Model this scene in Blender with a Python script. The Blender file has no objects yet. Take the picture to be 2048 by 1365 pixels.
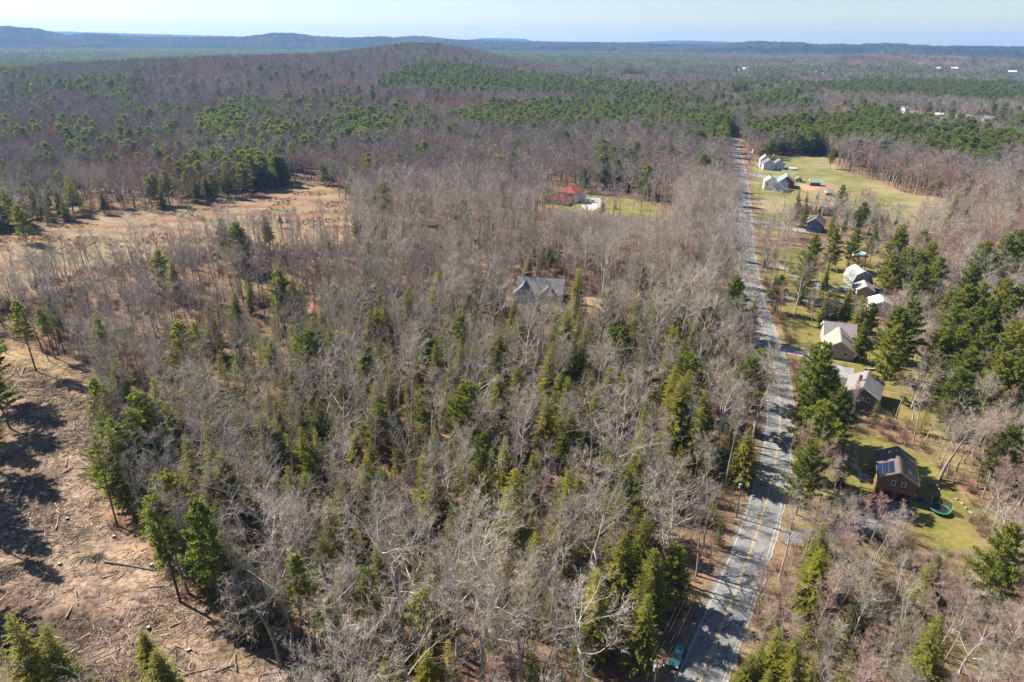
import bpy, math, random
import numpy as np
from mathutils import Vector, Matrix

# ------------------------------------------------------------ camera, sky, sun, exposure
sc = bpy.context.scene
R = math.radians
CAM_H = 95.0
PITCH = math.atan((682.5 - 78) / 1365.0)
ROLL = R(0.56)
cam_d = bpy.data.cameras.new('camera')
cam_d.sensor_width = 36.0
cam_d.lens = 36.0 * 1365 / 2048
cam_d.clip_start = 1.0
cam_d.clip_end = 60000
cam = bpy.data.objects.new('camera', cam_d)
sc.collection.objects.link(cam)
fw = Vector((0, math.cos(PITCH), -math.sin(PITCH)))
up0 = Vector((0, math.sin(PITCH), math.cos(PITCH)))
rt0 = Vector((1, 0, 0))
rt = math.cos(ROLL) * rt0 + math.sin(ROLL) * up0
up = -math.sin(ROLL) * rt0 + math.cos(ROLL) * up0
cam.matrix_world = Matrix(((rt.x, up.x, -fw.x, 0), (rt.y, up.y, -fw.y, 0), (rt.z, up.z, -fw.z, CAM_H), (0, 0, 0, 1)))
sc.camera = cam

SUN_EL = R(42)
SUN_DIR = Vector((-0.885 * math.cos(SUN_EL), 0.466 * math.cos(SUN_EL), math.sin(SUN_EL))).normalized()   # towards the sun
world = bpy.data.worlds.new('World')
sc.world = world
world.use_nodes = True
wn = world.node_tree
bg = wn.nodes['Background']
sky = wn.nodes.new('ShaderNodeTexSky')
sky.sky_type = 'NISHITA'
sky.sun_disc = False
sky.sun_elevation = SUN_EL
sky.sun_rotation = math.atan2(SUN_DIR.x, SUN_DIR.y)
sky.altitude = 150
sky.air_density = 1.0
sky.dust_density = 0.3
sky.ozone_density = 4.0
wn.links.new(sky.outputs[0], bg.inputs[0])
bg.inputs[1].default_value = 0.055
sun_d = bpy.data.lights.new('sun', 'SUN')
sun_d.energy = 5.0
sun_d.angle = R(0.53)
sun_d.color = (1.0, 0.935, 0.82)
sun = bpy.data.objects.new('sun', sun_d)
sc.collection.objects.link(sun)
sun.rotation_euler = (-SUN_DIR).to_track_quat('-Z', 'Y').to_euler()
sun.location = (0, 0, 400)
sc.view_settings.view_transform = 'Standard'
sc.view_settings.look = 'None'
sc.view_settings.gamma = 1.0
sc.view_settings.use_curve_mapping = False
sc.view_settings.exposure = 1.42
sc.render.engine = 'CYCLES'
cy = sc.cycles
cy.max_bounces = 5
cy.diffuse_bounces = 3
cy.glossy_bounces = 2
cy.transmission_bounces = 2
cy.transparent_max_bounces = 8
cy.volume_bounces = 0
cy.use_denoising = True
cy.sample_clamp_indirect = 6.0
cy.caustics_reflective = cy.caustics_refractive = False

random.seed(7)
rng = np.random.default_rng(11)
# ---- layout of the place in metres: x to the right, y away from the viewpoint, level ground at z = 0 ----
ROAD = [(29.7, 76.9),(30.8, 78.8),(35.7, 87.0),(43.4, 100.0),(52.8, 116.7),(59.8, 129.9),(67.9, 147.8),(72.2, 158.6),(77.7, 174.3),(83.3, 194.1),(88.3, 213.5),(93.4, 236.3),(98.3, 263.7),(107.8, 300.0),(121.8, 348.2),(131.4, 380.1),(145.4, 427.3),(171.6, 514.9),(192.9, 597.3),(215.0, 687.2),(237.6, 775.4)]
CLEARING = [(-236.0, 201.9),(-206.2, 220.0),(-171.4, 207.8),(-155.5, 203.9),(-138.2, 191.4),(-124.2, 183.1),(-106.4, 154.6),(-98.9, 138.7),(-82.9, 116.4),(-73.6, 108.3),(-60.9, 95.7),(-47.5, 87.2),(-31.1, 80.6),(-20.2, 75.3),(-23.1, 66.8),(-55.4, 59.3),(-95.7, 66.3)]
FIELD = [(-268.0, 271.7),(-263.5, 307.3),(-253.0, 326.0),(-252.2, 347.2),(-247.4, 369.5),(-241.5, 382.9),(-226.2, 396.6),(-212.2, 403.8),(-191.4, 410.9),(-176.9, 440.7),(-161.0, 472.7),(-145.5, 491.5),(-123.3, 466.5),(-96.8, 407.4),(-83.9, 351.8),(-83.8, 330.4),(-112.6, 318.6),(-139.0, 300.5),(-159.3, 285.7),(-186.5, 265.4),(-198.9, 247.5),(-231.1, 228.5)]
LAWN = {'brown': [(78.5, 152.1),(89.0, 156.9),(97.6, 155.3),(102.8, 145.3),(104.6, 136.6),(103.8, 126.9),(99.0, 117.6),(97.2, 111.4),(90.4, 107.7),(85.7, 110.3),(84.9, 118.3),(86.7, 126.1),(78.4, 130.3),(73.5, 135.2),(72.4, 141.6)], 'tan': [(106.0, 253.3),(126.3, 259.3),(117.1, 232.9),(126.7, 214.9),(136.7, 204.8),(138.6, 178.7),(132.2, 161.7),(116.6, 156.1),(105.8, 161.0),(110.3, 181.4),(99.2, 198.1),(92.0, 196.2),(92.8, 213.9)], 'gambrel': [(123.3, 330.4),(155.7, 336.4),(198.4, 361.4),(202.3, 333.4),(170.2, 285.7),(144.4, 259.4),(123.8, 253.4),(104.6, 258.2),(108.9, 283.2)], 'farm': [(200.2, 586.4),(241.8, 636.0),(272.3, 644.1),(279.3, 622.5),(264.9, 554.6),(272.1, 519.8),(268.7, 476.8),(285.0, 456.5),(272.9, 416.4),(226.3, 367.9),(206.5, 361.4),(208.9, 395.0),(190.7, 407.3),(167.3, 393.2),(143.7, 359.8),(133.0, 359.7),(148.5, 418.2)], 'red': [(12.9, 464.5),(33.0, 487.3),(48.0, 458.4),(70.4, 450.6),(86.3, 429.4),(90.7, 403.7),(76.3, 389.8),(60.8, 403.8),(45.7, 401.9),(19.6, 420.0)], 'far1': [(241.7, 2354.0),(291.9, 2306.4),(249.1, 2075.6),(225.1, 2118.5)], 'far2': [(324.6, 2205.7),(388.3, 2100.5),(333.2, 1866.7),(297.8, 1928.7)], 'far3': [(442.3, 1436.5),(464.1, 1436.6),(437.0, 1356.3),(418.5, 1350.8)]}
DIRT = {'farm_dirt': [(206.4, 495.8),(229.8, 517.6),(233.2, 483.1),(220.8, 462.5),(207.3, 462.5),(201.9, 474.6)], 'house_dirt': [(22.0, 255.8),(27.6, 263.1),(35.4, 259.3),(41.3, 251.1),(40.5, 238.4),(30.5, 232.9),(24.1, 245.3)], 'garden': [(219.8, 466.5),(226.7, 464.5),(223.3, 448.6),(213.9, 446.7)], 'scar': [(-80.5, 107.2),(-78.9, 110.9),(-75.7, 112.6),(-73.6, 108.3),(-75.3, 104.7),(-77.6, 103.7)]}
DRIVE = {'red': [(43.0, 446.6),(55.6, 448.6),(59.4, 438.9),(57.0, 427.4),(47.3, 409.1),(42.7, 418.2)], 'brown': [(57.3, 116.3),(66.3, 117.7),(73.6, 119.6),(82.3, 127.6),(83.0, 130.3),(89.8, 128.2),(90.2, 124.2),(83.8, 118.3),(76.1, 115.7),(65.6, 113.2),(56.8, 112.0)], 'tan': [(91.1, 213.9),(98.0, 211.8),(103.2, 207.8),(104.0, 201.9),(98.8, 197.0),(95.0, 203.8),(89.8, 207.7)], 'gambrel': [(109.4, 297.7),(124.3, 311.6),(128.3, 288.4),(134.5, 274.2),(144.1, 276.6),(138.1, 265.4),(129.8, 267.9),(124.3, 280.6),(121.4, 304.5),(107.7, 289.6)], 'shade': [(101.2, 263.0),(113.5, 263.0),(128.3, 259.3),(137.1, 252.3),(134.0, 237.4),(129.7, 236.3),(130.7, 251.0),(111.2, 257.0),(99.8, 255.8)], 'farm': [(186.6, 552.2),(194.6, 535.8),(214.0, 535.9),(211.5, 528.9),(189.3, 522.2),(182.2, 538.2)], 'blue': [(139.6, 393.1),(150.7, 379.5),(163.7, 369.4),(160.6, 362.9),(147.8, 371.1),(135.7, 381.2)]}
PINEP = [(0.9, [(-211.0, 1059.4),(-215.4, 1377.7),(-195.4, 1604.7),(-110.4, 1634.3),(-21.5, 1636.7),(78.3, 1619.6),(183.8, 1571.9),(260.7, 1401.4),(245.1, 1104.1),(189.3, 1046.7),(92.9, 1109.5),(-22.0, 1106.2),(-98.8, 1111.8),(-178.3, 1132.0)]),(0.85, [(-72.6, 809.4),(-32.3, 956.5),(50.0, 1013.2),(146.0, 996.2),(236.6, 1099.7),(269.8, 943.7),(242.7, 792.4),(191.1, 618.7),(164.3, 623.9),(138.8, 650.7),(116.3, 713.7),(77.1, 722.8),(24.5, 670.2),(-13.7, 690.2),(-51.1, 741.2)]),(0.5, [(-306.2, 942.9),(-284.1, 1060.6),(-176.9, 949.7),(-109.8, 883.8),(-82.0, 738.2),(-105.7, 656.2),(-120.2, 588.0),(-160.6, 616.1),(-214.3, 648.0)]),(0.65, [(-329.4, 735.3),(-367.9, 951.6),(-306.2, 942.9),(-219.5, 664.6),(-157.5, 570.9),(-173.3, 517.7),(-207.4, 540.2),(-252.0, 563.7)]),(0.55, [(59.8, 1432.8),(276.7, 1489.9),(454.4, 1538.9),(277.8, 912.8),(245.1, 1104.1),(178.8, 1527.7)]),(0.55, [(-830.6, 1178.0),(-672.0, 1076.3),(-648.1, 1141.6),(-548.5, 1081.1),(-495.0, 956.2),(-534.9, 932.1),(-573.6, 889.3),(-658.7, 924.1)]),(0.9, [(-2571.6, 3693.3),(-1660.1, 2630.9),(-850.6, 1284.8),(-830.6, 1178.0)]),(0.9, [(254.0, 785.7),(328.6, 822.7),(405.0, 864.7),(491.0, 1024.9),(511.4, 967.2),(523.9, 905.0),(504.4, 772.5),(438.1, 629.1),(357.0, 515.4),(350.1, 563.6),(331.6, 605.6),(304.0, 639.9),(248.7, 613.5),(223.1, 670.2)]),(0.65, [(497.6, 1649.3),(697.1, 1925.3),(587.8, 1400.7),(394.1, 959.3),(324.8, 951.4),(327.5, 1072.6)]),(0.95, [(592.5, 1513.8),(931.1, 1766.7),(1322.3, 1897.0),(878.5, 1185.5),(714.4, 1187.5),(603.3, 1213.3),(556.1, 1301.1)]),(0.5, [(1051.3, 3450.4),(3290.5, 4547.2),(1696.6, 2324.7),(613.4, 1909.6)]),(0.85, [(599.6, 904.2),(636.0, 849.6),(425.2, 556.4),(438.7, 645.2)]),(0.5, [(-236.7, 471.1),(-211.2, 540.2),(-159.9, 475.2),(-125.3, 447.5),(-135.6, 398.1),(-164.7, 369.7),(-191.4, 374.6)]),(0.62, [(-349.7, 436.0),(-273.1, 414.0),(-216.8, 381.1),(-185.6, 368.1),(-194.6, 338.6),(-219.1, 303.0),(-229.7, 274.5)]),(0.22, [(-658.7, 924.1),(-432.3, 964.1),(-260.0, 563.6),(-278.6, 467.2),(-331.0, 445.5)])]
REDP = [(0.85, [(-293.5, 487.6),(-302.9, 561.2),(-264.1, 537.8),(-206.1, 471.2),(-187.2, 403.3),(-209.5, 394.7),(-259.2, 432.2)]),(0.6, [(-312.4, 963.3),(-169.9, 1076.6),(-21.2, 1065.6),(-42.7, 894.7),(-117.4, 806.0),(-184.8, 922.1),(-275.6, 926.8)]),(0.6, [(-136.2, 989.9),(-57.3, 1052.8),(-12.4, 960.4),(-70.6, 786.0)]),(0.75, [(216.4, 356.9),(301.9, 384.5),(208.5, 254.2),(173.6, 241.7),(189.8, 296.4)]),(0.6, [(97.1, 133.6),(132.6, 148.3),(103.7, 108.0),(90.3, 108.0)]),(0.5, [(57.4, 107.4),(73.5, 109.2),(64.3, 90.8),(54.2, 90.8)]),(0.5, [(200.5, 626.5),(255.7, 631.8),(231.5, 568.5),(174.4, 540.1)]),(0.4, [(54.8, 94.4),(77.8, 96.4),(66.4, 77.0),(47.4, 76.6)]),(0.5, [(256.6, 600.5),(376.1, 608.2),(261.5, 382.8),(222.8, 394.6)])]
CONIFERS = [('h', -98.5, 196.1, 15),('h', -101.6, 248.4, 13),('p', -131.0, 299.6, 17),('h', -98.8, 145.1, 20),('h', -99.1, 153.5, 22),('h', -80.6, 139.8, 18),('h', -79.1, 142.6, 16),('h', -84.1, 135.0, 17),('h', -88.8, 134.7, 18),('h', -57.0, 144.9, 15),('h', -52.1, 147.7, 14),('h', -47.3, 143.2, 16),('h', -52.4, 132.5, 17),('h', -47.7, 133.0, 15),('h', -63.5, 212.7, 13),('h', -54.8, 202.7, 14),('h', -82.6, 156.3, 16),('y', -94.9, 161.9, 12),('y', -85.3, 239.7, 12),('y', -74.4, 159.3, 11),('y', -65.6, 158.5, 10),('h', -53.6, 264.7, 19),('h', -58.4, 254.4, 15),('h', -36.4, 218.1, 19),('h', -46.6, 204.9, 15),('h', -43.6, 205.4, 16),('h', -25.2, 186.2, 17),('h', -22.5, 177.3, 16),('h', -4.6, 176.0, 22),('h', -11.2, 176.0, 14),('h', -13.8, 179.7, 15),('h', 4.4, 204.1, 17),('h', 8.5, 203.3, 15),('h', 31.3, 221.5, 10),('h', 50.8, 247.3, 21),('h', 52.9, 233.1, 17),('h', 50.4, 222.3, 15),('h', 1.9, 158.0, 19),('p', 32.2, 181.8, 20),('p', 29.7, 183.9, 18),('h', 47.7, 194.6, 16),('h', 50.1, 189.5, 17),('h', 13.5, 158.3, 17),('h', 20.9, 149.8, 18),('h', 27.8, 153.6, 19),('h', 7.9, 143.3, 18),('h', 13.4, 134.8, 20),('h', 39.9, 142.9, 24),('h', 39.2, 142.2, 18),('p', -6.7, 132.4, 14),('p', -37.1, 156.3, 14),('h', -18.4, 125.8, 14),('y', -28.1, 141.5, 13),('h', 27.4, 127.3, 14),('h', -30.1, 193.3, 14),('h', -16.6, 171.2, 13),('h', -7.8, 166.0, 13),('y', -34.2, 161.1, 10),('y', -4.3, 128.5, 12),('y', 23.1, 140.1, 12),('y', 12.4, 187.1, 12),('y', 16.9, 184.7, 12),('y', -12.1, 141.1, 12),('h', 0.6, 104.0, 23),('h', 1.3, 102.1, 16),('h', 4.5, 93.9, 18),('h', 20.3, 105.4, 18),('h', 23.7, 98.2, 20),('h', 19.8, 95.4, 17),('h', 13.9, 83.8, 19),('y', 13.5, 105.9, 12),('y', 10.2, 105.6, 11),('p', 23.9, 113.6, 17),('y', 27.8, 116.8, 14),('h', 24.8, 90.8, 18),('h', 23.2, 88.3, 15),('h', 21.6, 80.5, 17),('h', -16.1, 116.2, 16),('h', -17.9, 119.7, 17),('h', 8.1, 88.1, 15),('y', -15.8, 89.2, 13),('y', -13.5, 88.7, 12),('y', -8.4, 74.0, 14),('y', -11.3, 108.5, 15),('y', -29.3, 103.5, 13),('h', -27.3, 88.6, 16),('h', -30.3, 119.5, 17),('y', -2.3, 82.6, 11),('y', -1.3, 76.0, 8),('y', 1.3, 90.5, 12),('h', 10.2, 84.7, 12),('y', -24.9, 81.2, 14),('y', 8.3, 74.6, 10),('y', 10.1, 72.2, 10),('y', 11.5, 82.0, 10),('h', -58.7, 110.8, 20),('h', -54.3, 96.6, 20),('h', -42.1, 109.0, 21),('h', -39.7, 110.2, 19),('h', -33.9, 103.2, 19),('h', -32.8, 113.0, 18),('h', -27.5, 87.0, 17),('y', -80.3, 118.8, 7),('y', -37.5, 93.4, 15),('y', -26.7, 77.7, 14),('h', -70.2, 72.6, 20),('h', -65.9, 71.1, 19),('h', -64.8, 70.0, 13),('h', -51.7, 72.5, 14),('y', -74.8, 74.1, 12),('y', -49.3, 91.2, 10),('y', -40.5, 88.0, 13),('y', -44.9, 87.7, 11),('y', -64.0, 73.1, 8),('y', -57.8, 72.6, 9),('h', -59.0, 99.9, 17),('h', -57.7, 79.4, 10),('h', 56.1, 98.3, 17),('h', 52.7, 91.5, 17),('h', 51.8, 92.3, 14),('h', 39.9, 75.6, 15),('h', 37.5, 74.2, 14),('h', 42.1, 73.7, 16),('h', 46.2, 89.1, 9),('h', 41.3, 72.1, 14),('y', 46.4, 74.6, 12),('h', 35.5, 72.9, 13),('h', 37.8, 71.1, 12),('y', 46.8, 80.2, 12),('p', 84.4, 92.4, 22),('s', 77.0, 133.0, 9),('p', 77.4, 151.1, 25),('p', 81.7, 174.1, 18),('p', 125.5, 275.9, 22),('p', 117.3, 259.9, 20),('p', 144.2, 298.6, 20),('p', 152.8, 298.9, 20),('p', 163.8, 282.7, 25),('p', 144.7, 249.4, 22),('p', 158.0, 251.1, 27),('p', 151.5, 247.4, 24),('p', 180.1, 250.7, 28),('p', 145.8, 208.7, 25),('p', 150.4, 205.9, 26),('p', 136.0, 195.0, 23),('p', 134.3, 177.3, 24),('p', 132.8, 168.7, 23),('p', 124.9, 169.5, 20),('p', 145.7, 232.2, 24),('p', 154.6, 237.6, 25),('p', 115.1, 187.4, 24),('p', 159.7, 226.3, 26),('p', 197.1, 265.1, 27),('p', 205.8, 270.8, 27),('p', 157.7, 208.3, 27),('p', 136.6, 186.8, 25),('p', 147.6, 195.6, 24),('p', 151.7, 194.8, 26),('p', 140.6, 175.0, 25),('p', 128.9, 179.4, 22),('p', 116.7, 188.1, 27),('p', 107.5, 176.6, 24),('h', 115.5, 229.3, 17),('h', 112.3, 229.4, 15),('h', 119.6, 228.6, 16),('h', 119.6, 218.7, 17),('h', 112.6, 201.6, 15),('s', 112.0, 228.7, 12),('s', 116.0, 300.1, 13),('h', 123.9, 311.2, 10),('s', 102.5, 260.1, 12),('y', 101.0, 258.3, 9),('y', 123.9, 292.3, 9),('p', 128.8, 160.8, 22),('h', 120.5, 142.5, 15),('y', 125.1, 164.8, 14),('y', 131.8, 167.9, 12),('h', 84.9, 271.0, 12),('h', 99.8, 323.6, 14),('h', 48.0, 183.5, 20),('h', 43.0, 149.8, 22),('h', 40.8, 142.2, 18),('y', 120.7, 173.3, 14),('p', 131.4, 158.8, 22),('p', 162.7, 205.9, 25),('y', 99.1, 161.8, 8),('y', 52.9, 188.7, 14),('p', 161.0, 374.1, 14),('p', 176.7, 358.2, 14),('p', 181.8, 356.1, 15),('p', 165.1, 346.2, 14),('p', 188.5, 345.3, 14),('s', 217.2, 381.6, 9),('s', 186.2, 446.1, 9),('s', 189.6, 440.7, 9),('s', 200.3, 450.6, 6),('p', 258.8, 569.1, 18),('p', 192.6, 331.2, 14),('h', 102.4, 332.8, 14),('h', 134.9, 538.2, 16),('p', 316.2, 455.3, 18),('p', 326.2, 494.6, 16),('p', 313.0, 780.3, 20),('p', 229.9, 305.6, 18),('p', 181.8, 296.0, 20),('h', 149.2, 580.4, 14),('y', 62.2, 415.7, 7),('h', 31.4, 464.1, 12),('h', 43.6, 458.4, 12),('h', 59.0, 442.6, 9),('h', 20.8, 461.8, 14),('h', -5.5, 384.2, 15),('h', -10.9, 338.4, 15),('p', -68.5, 324.6, 16),('p', -74.4, 321.0, 16),('h', -98.8, 464.0, 17),('h', -110.2, 485.7, 18),('h', -60.0, 530.6, 14),('p', 77.6, 683.4, 18),('p', -113.1, 594.2, 18),('h', 30.8, 320.4, 13),('h', 34.2, 321.2, 12),('p', -315.3, 476.9, 22),('p', -304.4, 544.3, 20),('p', -217.3, 414.7, 20),('h', -208.8, 403.8, 16),('p', -204.0, 447.4, 22),('p', -204.4, 426.7, 18),('h', -184.1, 439.2, 16),('p', -169.1, 529.4, 22),('h', -170.1, 491.9, 20),('p', -217.0, 576.5, 22),('p', -182.2, 644.4, 20),('h', -126.1, 363.2, 8),('p', -143.5, 329.9, 14),('p', -302.8, 643.2, 16),('p', -217.9, 408.8, 18),('p', -265.0, 355.5, 22),('p', -241.6, 329.0, 20),('h', -121.9, 476.6, 17),('h', -174.9, 466.4, 17),('p', -766.8, 1114.7, 22),('h', -319.6, 501.1, 16),('p', -332.4, 773.3, 20),('p', -314.5, 775.1, 20),('p', -138.3, 149.5, 25),('p', -145.0, 168.6, 25),('p', -128.0, 128.7, 24),('p', -121.3, 134.9, 22),('p', -182.3, 200.6, 25),('p', -117.4, 107.5, 24),('p', -131.9, 154.5, 20),('p', -113.0, 118.0, 22),('p', -99.9, 92.7, 24),('q', -102.8, 108.7, 20),('q', -90.2, 88.9, 22),('p', 62.7, 121.8, 18.6),('p', 69.6, 132.0, 23.2),('p', 77.2, 141.3, 22.1),('p', 74.7, 146.8, 30.5),('p', 80.7, 152.8, 19.7),('q', -60.4, 94.9, 24.4),('q', -48.2, 86.9, 30.4),('q', -146.2, 187.6, 23.9),('h', -88.5, 130.0, 22.5),('h', -82.5, 122.2, 23.4),('h', -43.1, 87.1, 13.8),('h', -41.4, 86.8, 13.1),('h', -46.0, 86.6, 9.9)]
BARE = [('b', -59.9, 97.1, 26),('b', -45.1, 89.9, 18),('o', -39.1, 88.4, 24),('t', -83.2, 116.1, 27),('o', -158.8, 220.9, 27),('o', -153.1, 266.8, 27),('t', -164.3, 200.3, 18),('t', -146.6, 194.7, 17),('t', -149.0, 203.8, 18),('t', -89.0, 134.7, 19),('o', 32.5, 106.9, 23),('o', -18.5, 87.1, 26),('o', -4.0, 80.9, 24),('o', -5.9, 91.3, 24),('w', 65.9, 96.9, 14),('w', 68.1, 88.1, 14),('w', 71.9, 97.1, 12),('b', 51.9, 102.0, 20),('b', 67.3, 107.7, 16),('r', 74.4, 112.3, 12),('r', 73.1, 113.8, 11),('o', 102.1, 135.5, 20),('b', 104.3, 136.5, 18),('b', 104.5, 134.5, 18),('o', 274.9, 444.5, 10),('o', 248.7, 446.4, 10),('b', 222.2, 439.3, 9),('o', 240.0, 575.1, 10),('b', 254.9, 571.2, 9),('w', 203.6, 534.9, 11),('w', 151.0, 392.5, 14),('o', 164.3, 411.8, 15),('o', 206.4, 495.8, 9),('b', 192.2, 433.6, 8),('t', 107.9, 242.8, 14),('t', 114.7, 251.5, 19),('t', 114.6, 247.2, 20),('o', 76.0, 414.7, 11),('w', 65.7, 95.8, 13),('r', 39.7, 105.9, 8),('o', -37.8, 81.4, 20),('o', -26.3, 81.5, 22),('o', -11.4, 81.7, 20),('b', 5.9, 79.0, 19),('o', 12.2, 77.2, 22),('b', -0.6, 78.0, 18)]
FARB = [(-3582.6, 6531.8, 150, 60, 9, 'w'),(-3190.7, 6531.6, 60, 40, 8, 'w'),(-3014.6, 6532.3, 50, 40, 8, 'w'),(-2816.6, 6534.9, 70, 50, 8, 'g'),(-2640.5, 6536.4, 90, 50, 9, 'w'),(-2332.3, 6538.6, 190, 60, 8, 'g'),(-2134.2, 6536.7, 60, 50, 8, 'w'),(-2002.0, 6534.5, 60, 40, 8, 'g'),(80.0, 6478.3, 120, 60, 9, 'w'),(331.8, 6123.9, 40, 30, 7, 'w'),(787.5, 2510.0, 34, 16, 7, 'w'),(749.8, 2469.4, 18, 14, 7, 'w'),(1510.5, 2626.1, 26, 14, 7, 'w'),(1569.4, 2625.6, 34, 14, 8, 'w'),(1732.9, 2559.3, 40, 16, 8, 'w'),(941.3, 2239.9, 14, 10, 7, 'w'),(1004.9, 2249.1, 12, 10, 7, 'w'),(974.3, 2371.2, 12, 10, 7, 'w')]
ROWH = [(555.3, 997.0, 'b'),(570.7, 984.4, 'o'),(583.8, 984.2, 'w'),(595.1, 988.2, 'w'),(585.8, 955.8, 'w'),(599.6, 967.6, 'g'),(617.7, 971.5, 'g'),(621.5, 963.3, 'w'),(641.6, 967.2, 'g'),(637.0, 943.3, 't'),(580.8, 1070.0, 'w')]
LOGS = [(-80.0, 105.0, -67.7, 102.4),(-69.5, 94.3, -66.9, 92.3),(-93.0, 121.5, -88.6, 118.7),(-100.7, 113.6, -104.4, 120.1),(-95.4, 114.5, -97.9, 119.4),(-108.5, 122.3, -111.7, 129.2),(-81.5, 118.8, -81.8, 121.0),(-80.8, 97.0, -78.1, 93.3),(-78.6, 90.4, -79.1, 93.3),(-77.5, 90.3, -74.8, 90.7),(-71.4, 88.3, -69.1, 87.2),(-106.3, 134.0, -105.2, 137.1),(-105.2, 137.1, -100.3, 137.2),(-106.5, 141.4, -99.9, 136.8),(-106.8, 137.1, -108.8, 140.9),(-112.8, 153.7, -115.5, 158.0),(-117.1, 157.9, -114.9, 154.6),(-109.7, 154.2, -110.9, 157.3),(-107.5, 154.3, -105.3, 149.9),(-133.7, 188.6, -131.2, 191.8),(-132.2, 186.6, -130.7, 189.3),(-151.5, 184.8, -155.5, 192.3),(-148.1, 183.2, -151.7, 190.6),(-143.2, 172.8, -147.0, 179.0),(-54.8, 84.2, -51.4, 82.2),(-56.1, 89.0, -54.0, 87.4),(-59.5, 89.0, -57.9, 90.1),(-57.0, 85.2, -52.5, 83.7),(-48.0, 79.8, -45.3, 81.3),(-40.5, 79.4, -37.4, 79.9),(-74.9, 99.6, -74.0, 101.6),(-68.3, 97.8, -64.9, 98.5),(-105.3, 115.1, -101.7, 114.7),(-101.9, 108.2, -99.7, 109.8),(-77.8, 100.5, -75.5, 101.6),(-83.1, 105.6, -81.5, 104.7),(-53.0, 79.3, -48.6, 80.5),(-46.0, 83.3, -44.4, 79.8),(-84.2, 104.2, -84.2, 105.6),(-88.8, 101.4, -89.6, 103.4)]
PILES = [(-141.2, 179.1, 3.2),(-146.2, 200.7, 2.6),(-136.1, 165.7, 2.4),(-138.6, 220.1, 2.2),(-96.7, 101.3, 2.6),(-98.0, 139.4, 1.6),(-82.2, 105.9, 1.2)]
RUTS = [[(-129.4, 191.1),(-126.4, 177.8),(-122.6, 161.8),(-114.6, 144.6),(-105.6, 128.2),(-98.0, 114.4),(-92.2, 101.4)]]
CREST_NEAR = [(-43.74, 106.6),(-38.24, 130.8),(-34.48, 150.4),(-33.73, 148.6),(-32.57, 137.4),(-31.74, 115.2),(-30.88, 96.0),(-29.98, 107.4),(-28.96, 108.7),(-28.26, 102.6),(-27.77, 92.7),(-27.04, 93.5),(-26.29, 83.7),(-25.69, 91.5),(-24.75, 88.9),(-20.76, 96.9),(-19.81, 97.9),(-18.0, 126.3),(-16.56, 128.0),(-14.99, 107.0),(-12.5, 98.1),(-10.28, 108.2),(-9.39, 101.3),(-7.81, 114.8),(-6.64, 112.1),(-5.47, 97.5),(-4.17, 86.9),(-2.18, 81.0),(-0.23, 78.9),(2.42, 77.7),(3.77, 75.1),(6.89, 78.3),(8.32, 75.9),(13.22, 69.6),(15.42, 72.1),(16.99, 93.0),(18.17, 101.9),(19.58, 95.8),(20.76, 97.1),(22.29, 80.3),(23.7, 89.3),(24.51, 83.0),(26.61, 96.2),(28.2, 87.4),(29.25, 80.0),(31.2, 80.9),(34.32, 81.8),(38.12, 83.9),(44.58, 87.6)]
CREST_FAR = [(-43.81, 62.1),(-38.29, 122.0),(-32.96, 143.4),(-29.04, 127.9),(-26.04, 118.3),(-22.22, 102.6),(-16.07, 79.0),(-4.98, 62.6),(-3.64, 80.5),(-2.6, 105.4),(-0.76, 109.0),(0.69, 100.4),(1.39, 67.3),(6.51, 62.2),(9.15, 67.6),(10.63, 82.0),(12.1, 96.2),(13.56, 99.1),(15.37, 87.9),(17.5, 70.3),(24.22, 43.1),(44.61, 64.4)]

# ------------------------------------------------------------ helpers
COL = sc.collection
def link(o, parent=None):
    COL.objects.link(o)
    if parent is not None: o.parent = parent
    return o
def tag(o, label=None, cat=None, group=None, kind=None):
    if label: o['label'] = label
    if cat: o['category'] = cat
    if group: o['group'] = group
    if kind: o['kind'] = kind
    return o
def empty(name, loc=(0, 0, 0), rz=0.0, label=None, cat=None, group=None):
    o = bpy.data.objects.new(name, None)
    o.empty_display_size = 0.5
    o.location = loc
    o.rotation_euler = (0, 0, rz)
    COL.objects.link(o)
    return tag(o, label, cat, group)
def mesh_np(name, V, Fc, mats, midx=None, smooth=False):
    """V (n,3); Fc = list of index arrays (m,k), or one array; mats list"""
    me = bpy.data.meshes.new(name)
    if isinstance(Fc, np.ndarray): Fc = [Fc]
    Fc = [f for f in Fc if len(f)]
    V = np.asarray(V, dtype=np.float32)
    me.vertices.add(len(V)); me.vertices.foreach_set('co', V.ravel())
    loops = np.concatenate([f.ravel() for f in Fc]).astype(np.int32)
    cnt = np.concatenate([np.full(len(f), f.shape[1], np.int32) for f in Fc])
    st = np.concatenate([[0], np.cumsum(cnt)[:-1]]).astype(np.int32)
    me.loops.add(len(loops)); me.loops.foreach_set('vertex_index', loops)
    me.polygons.add(len(cnt)); me.polygons.foreach_set('loop_start', st)
    for m in mats: me.materials.append(m)
    if midx is not None: me.polygons.foreach_set('material_index', np.asarray(midx, np.int32))
    if smooth: me.polygons.foreach_set('use_smooth', np.ones(len(cnt), bool))
    me.update(); me.validate()
    return me
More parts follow.
